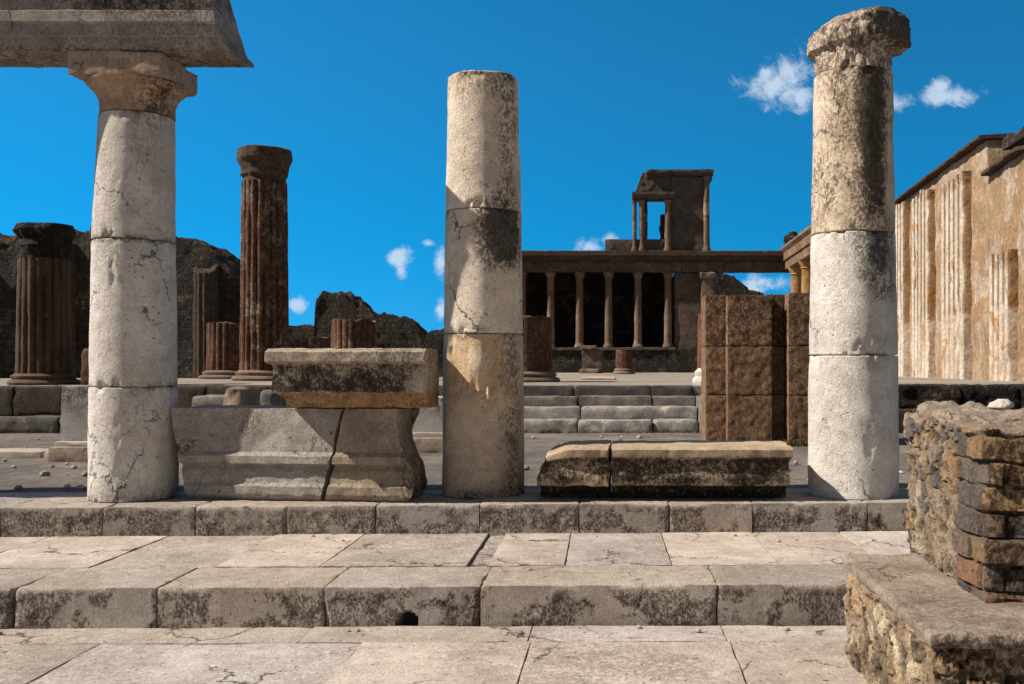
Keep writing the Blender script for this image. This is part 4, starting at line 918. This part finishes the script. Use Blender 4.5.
# pedestal in front of the podium, and low altar block
Yd = 47.0
root = empty('pedestal', (PX(592, Yd), Yd, Z3), 'small grey stepped pedestal against the middle of the far podium', 'pedestal')
g = G(); block(g, (PX(582, Yd), Yd, Z3), (PX(602, Yd), Yd + 1.5, PZ(349.5, Yd)), res=.1, bev=.04, amp=.04, seed=71, tint=(1.4, 1.3, 1.2)); build('shaft', g, 'darkplaster', root)
g = G(); block(g, (PX(580.5, Yd), Yd - .1, PZ(349.3, Yd)), (PX(596, Yd), Yd + 1.6, PZ(345.5, Yd)), res=.1, bev=.03, amp=.04, seed=72, tint=(2.2, 2.1, 2.0)); build('top', g, 'darkplaster', root)
g = G(); block(g, (PX(580, Yd), Yd - 1.0, Z3), (PX(599, Yd), Yd - .01, PZ(369, Yd)), res=.1, bev=.03, amp=.03, seed=73, tint=(3.0, 2.8, 2.5)); build('foot', g, 'darkplaster', root)
for k, (px, w_) in enumerate([(598, 34)]):
    g = G(); Yk = 26; block(g, (PX(px - w_ / 2, Yk), Yk, Z3), (PX(px + w_ / 2, Yk), Yk + 1.4, Z3 + .05), res=.08, bev=.04, amp=.03, seed=75 + k, tint=(1.1, .98, .8)); 
    tag(build('floor_slab', g, 'paving'), 'flat sunlit stone slab on the hall floor below the far pedestal', 'stone slab')

# side colonnade joining the facade at right
XS = 7.9
root = empty('side_colonnade', (XS, 46, Z3), 'stub of an ochre colonnade joining the right end of the far facade', 'colonnade')
def sx(v):     # sweep runs along x: turn it to run along y
    w_ = v.copy(); w_[:, 0] = XS + (v[:, 1] - D); w_[:, 1] = v[:, 0]; return w_
g = G(); pr = [(D - .2, 6.35), (D - .2, 6.75), (D - .28, 6.78), (D - .28, 7.15), (D - .42, 7.3), (D - .42, 7.42), (D + .6, 7.42), (D + .6, 6.35)]
sweep(g, pr, 36.0, 49.6, res=.15, amp=.03, freq=3, seed=81, stain=.05, warp=sx, tint=(.55, .5, .48)); bm_ = build('beam', g, 'plaster', root)
for i, yy in enumerate((48.6, 45.6, 42.6, 39.6, 36.9)):
    g = G(); lathe(g, (XS + .2, yy), [(.34, Z3), (.30, Z3 + .2), (.27, 5.95), (.33, 6.0), (.30, 6.05), (.40, 6.25), (.42, 6.34)], nth=40, res=.12, amp=.02, seed=82 + i, stain=.0, tint=(.9, .7, .45)); build('column', g, 'plaster', root)
for i, yy in enumerate((49.2, 47.9)):
    g = G(); lathe(g, (XS - .1, yy), [(.2, 7.43), (.2, 7.6), (.26, 7.7), (.22, 7.95), (.1, 8.0)], nth=20, res=.08, amp=.06, seed=88 + i, stain=.3); build('finial', g, 'ruin', bm_)

# ================================================================== OCHRE PILASTER WALL (right)
XW = 9.0
YW = lambda px: XW * F / (px - VX)
root = empty('pilaster_wall', (XW, 27, Z3), 'sunlit ochre plastered wall with tall white fluted pilasters behind the rightmost near column', 'wall')
v, f, n = rbox((XW, 20.5, Z3 - .2), (XW + .9, 36, 8.0), res=.13, bev=.05, amp=.04, freq=1.2, seed=91, chip=.6, maxn=150)
ys_ = [20.5, YW(1050), YW(1024), YW(988), YW(985.5), YW(975), 27.5, YW(897), 36]
zs_ = [7.05, 7.12, 7.18, 6.95, 7.95, 7.78, 7.55, 7.12, 7.0]
def wtop(y):
    # near part: lower sloping roof (y 150 at the frame edge to 178 at px 988); far part rises to the gable at px 985
    zn = np.interp(y, [20.5, YW(1024), YW(988)], [PZ(140, 21.4) - .25, PZ(151, YW(1024)), PZ(177, YW(988))])
    zf = np.interp(y, [YW(988), YW(985), YW(940), YW(897), 36], [PZ(140, YW(985)), PZ(140, YW(985)), PZ(173, YW(940)), PZ(205, YW(897)), PZ(205, YW(897)) - .1])
    return np.where(y < YW(987.5), zn, zf)
v[:, 2] = (Z3 - .2) + (v[:, 2] - Z3 + .2) * (wtop(v[:, 1]) - Z3 + .2) / (8.0 - Z3 + .2)
g = G(); g.add(v, f, None, .0 + .35 * sstep(fbm(v * .9, 3, 6), .15, .5) * (v[:, 1] < 25)); build('wall', g, 'plaster', root)
g = G()
for (ya, yb_, wz) in [(20.4, YW(988.5), 0), (YW(987), 36.1, 0)]:
    k = 60; yy = np.linspace(ya, yb_, k + 1); yc = np.clip(yy, 20.5, YW(988.6)) if ya < 21 else np.clip(yy, YW(986.5), 36); zz_ = wtop(yc) + .01
    V = []; Fc = []
    for i in range(k + 1):
        r = random.uniform(-.03, .03)
        V += [(XW - .22 + r, yy[i], zz_[i] - .0), (XW - .22 + r, yy[i], zz_[i] + .07 + r * .8), (XW + 1.1, yy[i], zz_[i] + .16), (XW + 1.1, yy[i], zz_[i] + .02)]
    for i in range(k):
        a = 4 * i; b = a + 4; Fc += [[a, a + 1, b + 1, b], [a + 1, a + 2, b + 2, b + 1], [a + 2, a + 3, b + 3, b + 2], [a + 3, a, b, b + 3]]
    Fc += [[3, 2, 1, 0], [4 * k, 4 * k + 1, 4 * k + 2, 4 * k + 3]]
    g.add(V, Fc)
build('roof_tiles', g, 'tile', root)
# set-back block between the two roofs
v, f, n = rbox((XW + .35, 22.2, 7.0), (XW + .95, YW(987), PZ(139, YW(987)) ), res=.13, bev=.05, amp=.06, freq=1.6, seed=94)
g = G(); g.add(v, f); build('attic_wall', g, 'ruin', root)
def pil(px0, px1, pyt, seed):
    ya, yb_ = YW(px1), YW(px0); yc = (ya + yb_) / 2; zt_ = PZ(pyt, yc); wv = yb_ - ya
    nf = max(3, int(round(wv / .36)))
    nu = nf * 10; nz = 60
    U = np.linspace(0, 1, nu + 1); Zv = np.linspace(Z3 - .2, zt_, nz + 1)
    UU, ZZ = np.meshgrid(U, Zv, indexing='ij'); UU = UU.ravel(); ZZ = ZZ.ravel()
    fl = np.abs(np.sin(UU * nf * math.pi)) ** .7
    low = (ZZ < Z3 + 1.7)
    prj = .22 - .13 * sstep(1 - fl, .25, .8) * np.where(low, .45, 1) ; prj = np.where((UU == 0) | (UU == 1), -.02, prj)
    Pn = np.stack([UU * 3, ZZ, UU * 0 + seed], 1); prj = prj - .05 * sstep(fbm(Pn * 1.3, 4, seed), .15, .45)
    topj = .12 * fbm(np.stack([UU * 4, UU * 0, UU * 0 + seed], 1), 3, seed); ZZ2 = ZZ + topj * (ZZ > zt_ - .01)
    V = np.stack([XW - prj, ya + UU * wv, ZZ2], 1); f = []
    for i in range(nu):
        for j in range(nz):
            a = i * (nz + 1) + j; f.append([a, a + 1, a + nz + 2, a + nz + 1])
    n0 = len(V); top = [(i * (nz + 1) + nz) for i in range(nu + 1)]
    g = G(); back = np.array([(XW + .02, ya, zt_), (XW + .02, yb_, zt_)])
    V = np.concatenate([V, back]); f.append(top[::-1] + [n0, n0 + 1][:2])
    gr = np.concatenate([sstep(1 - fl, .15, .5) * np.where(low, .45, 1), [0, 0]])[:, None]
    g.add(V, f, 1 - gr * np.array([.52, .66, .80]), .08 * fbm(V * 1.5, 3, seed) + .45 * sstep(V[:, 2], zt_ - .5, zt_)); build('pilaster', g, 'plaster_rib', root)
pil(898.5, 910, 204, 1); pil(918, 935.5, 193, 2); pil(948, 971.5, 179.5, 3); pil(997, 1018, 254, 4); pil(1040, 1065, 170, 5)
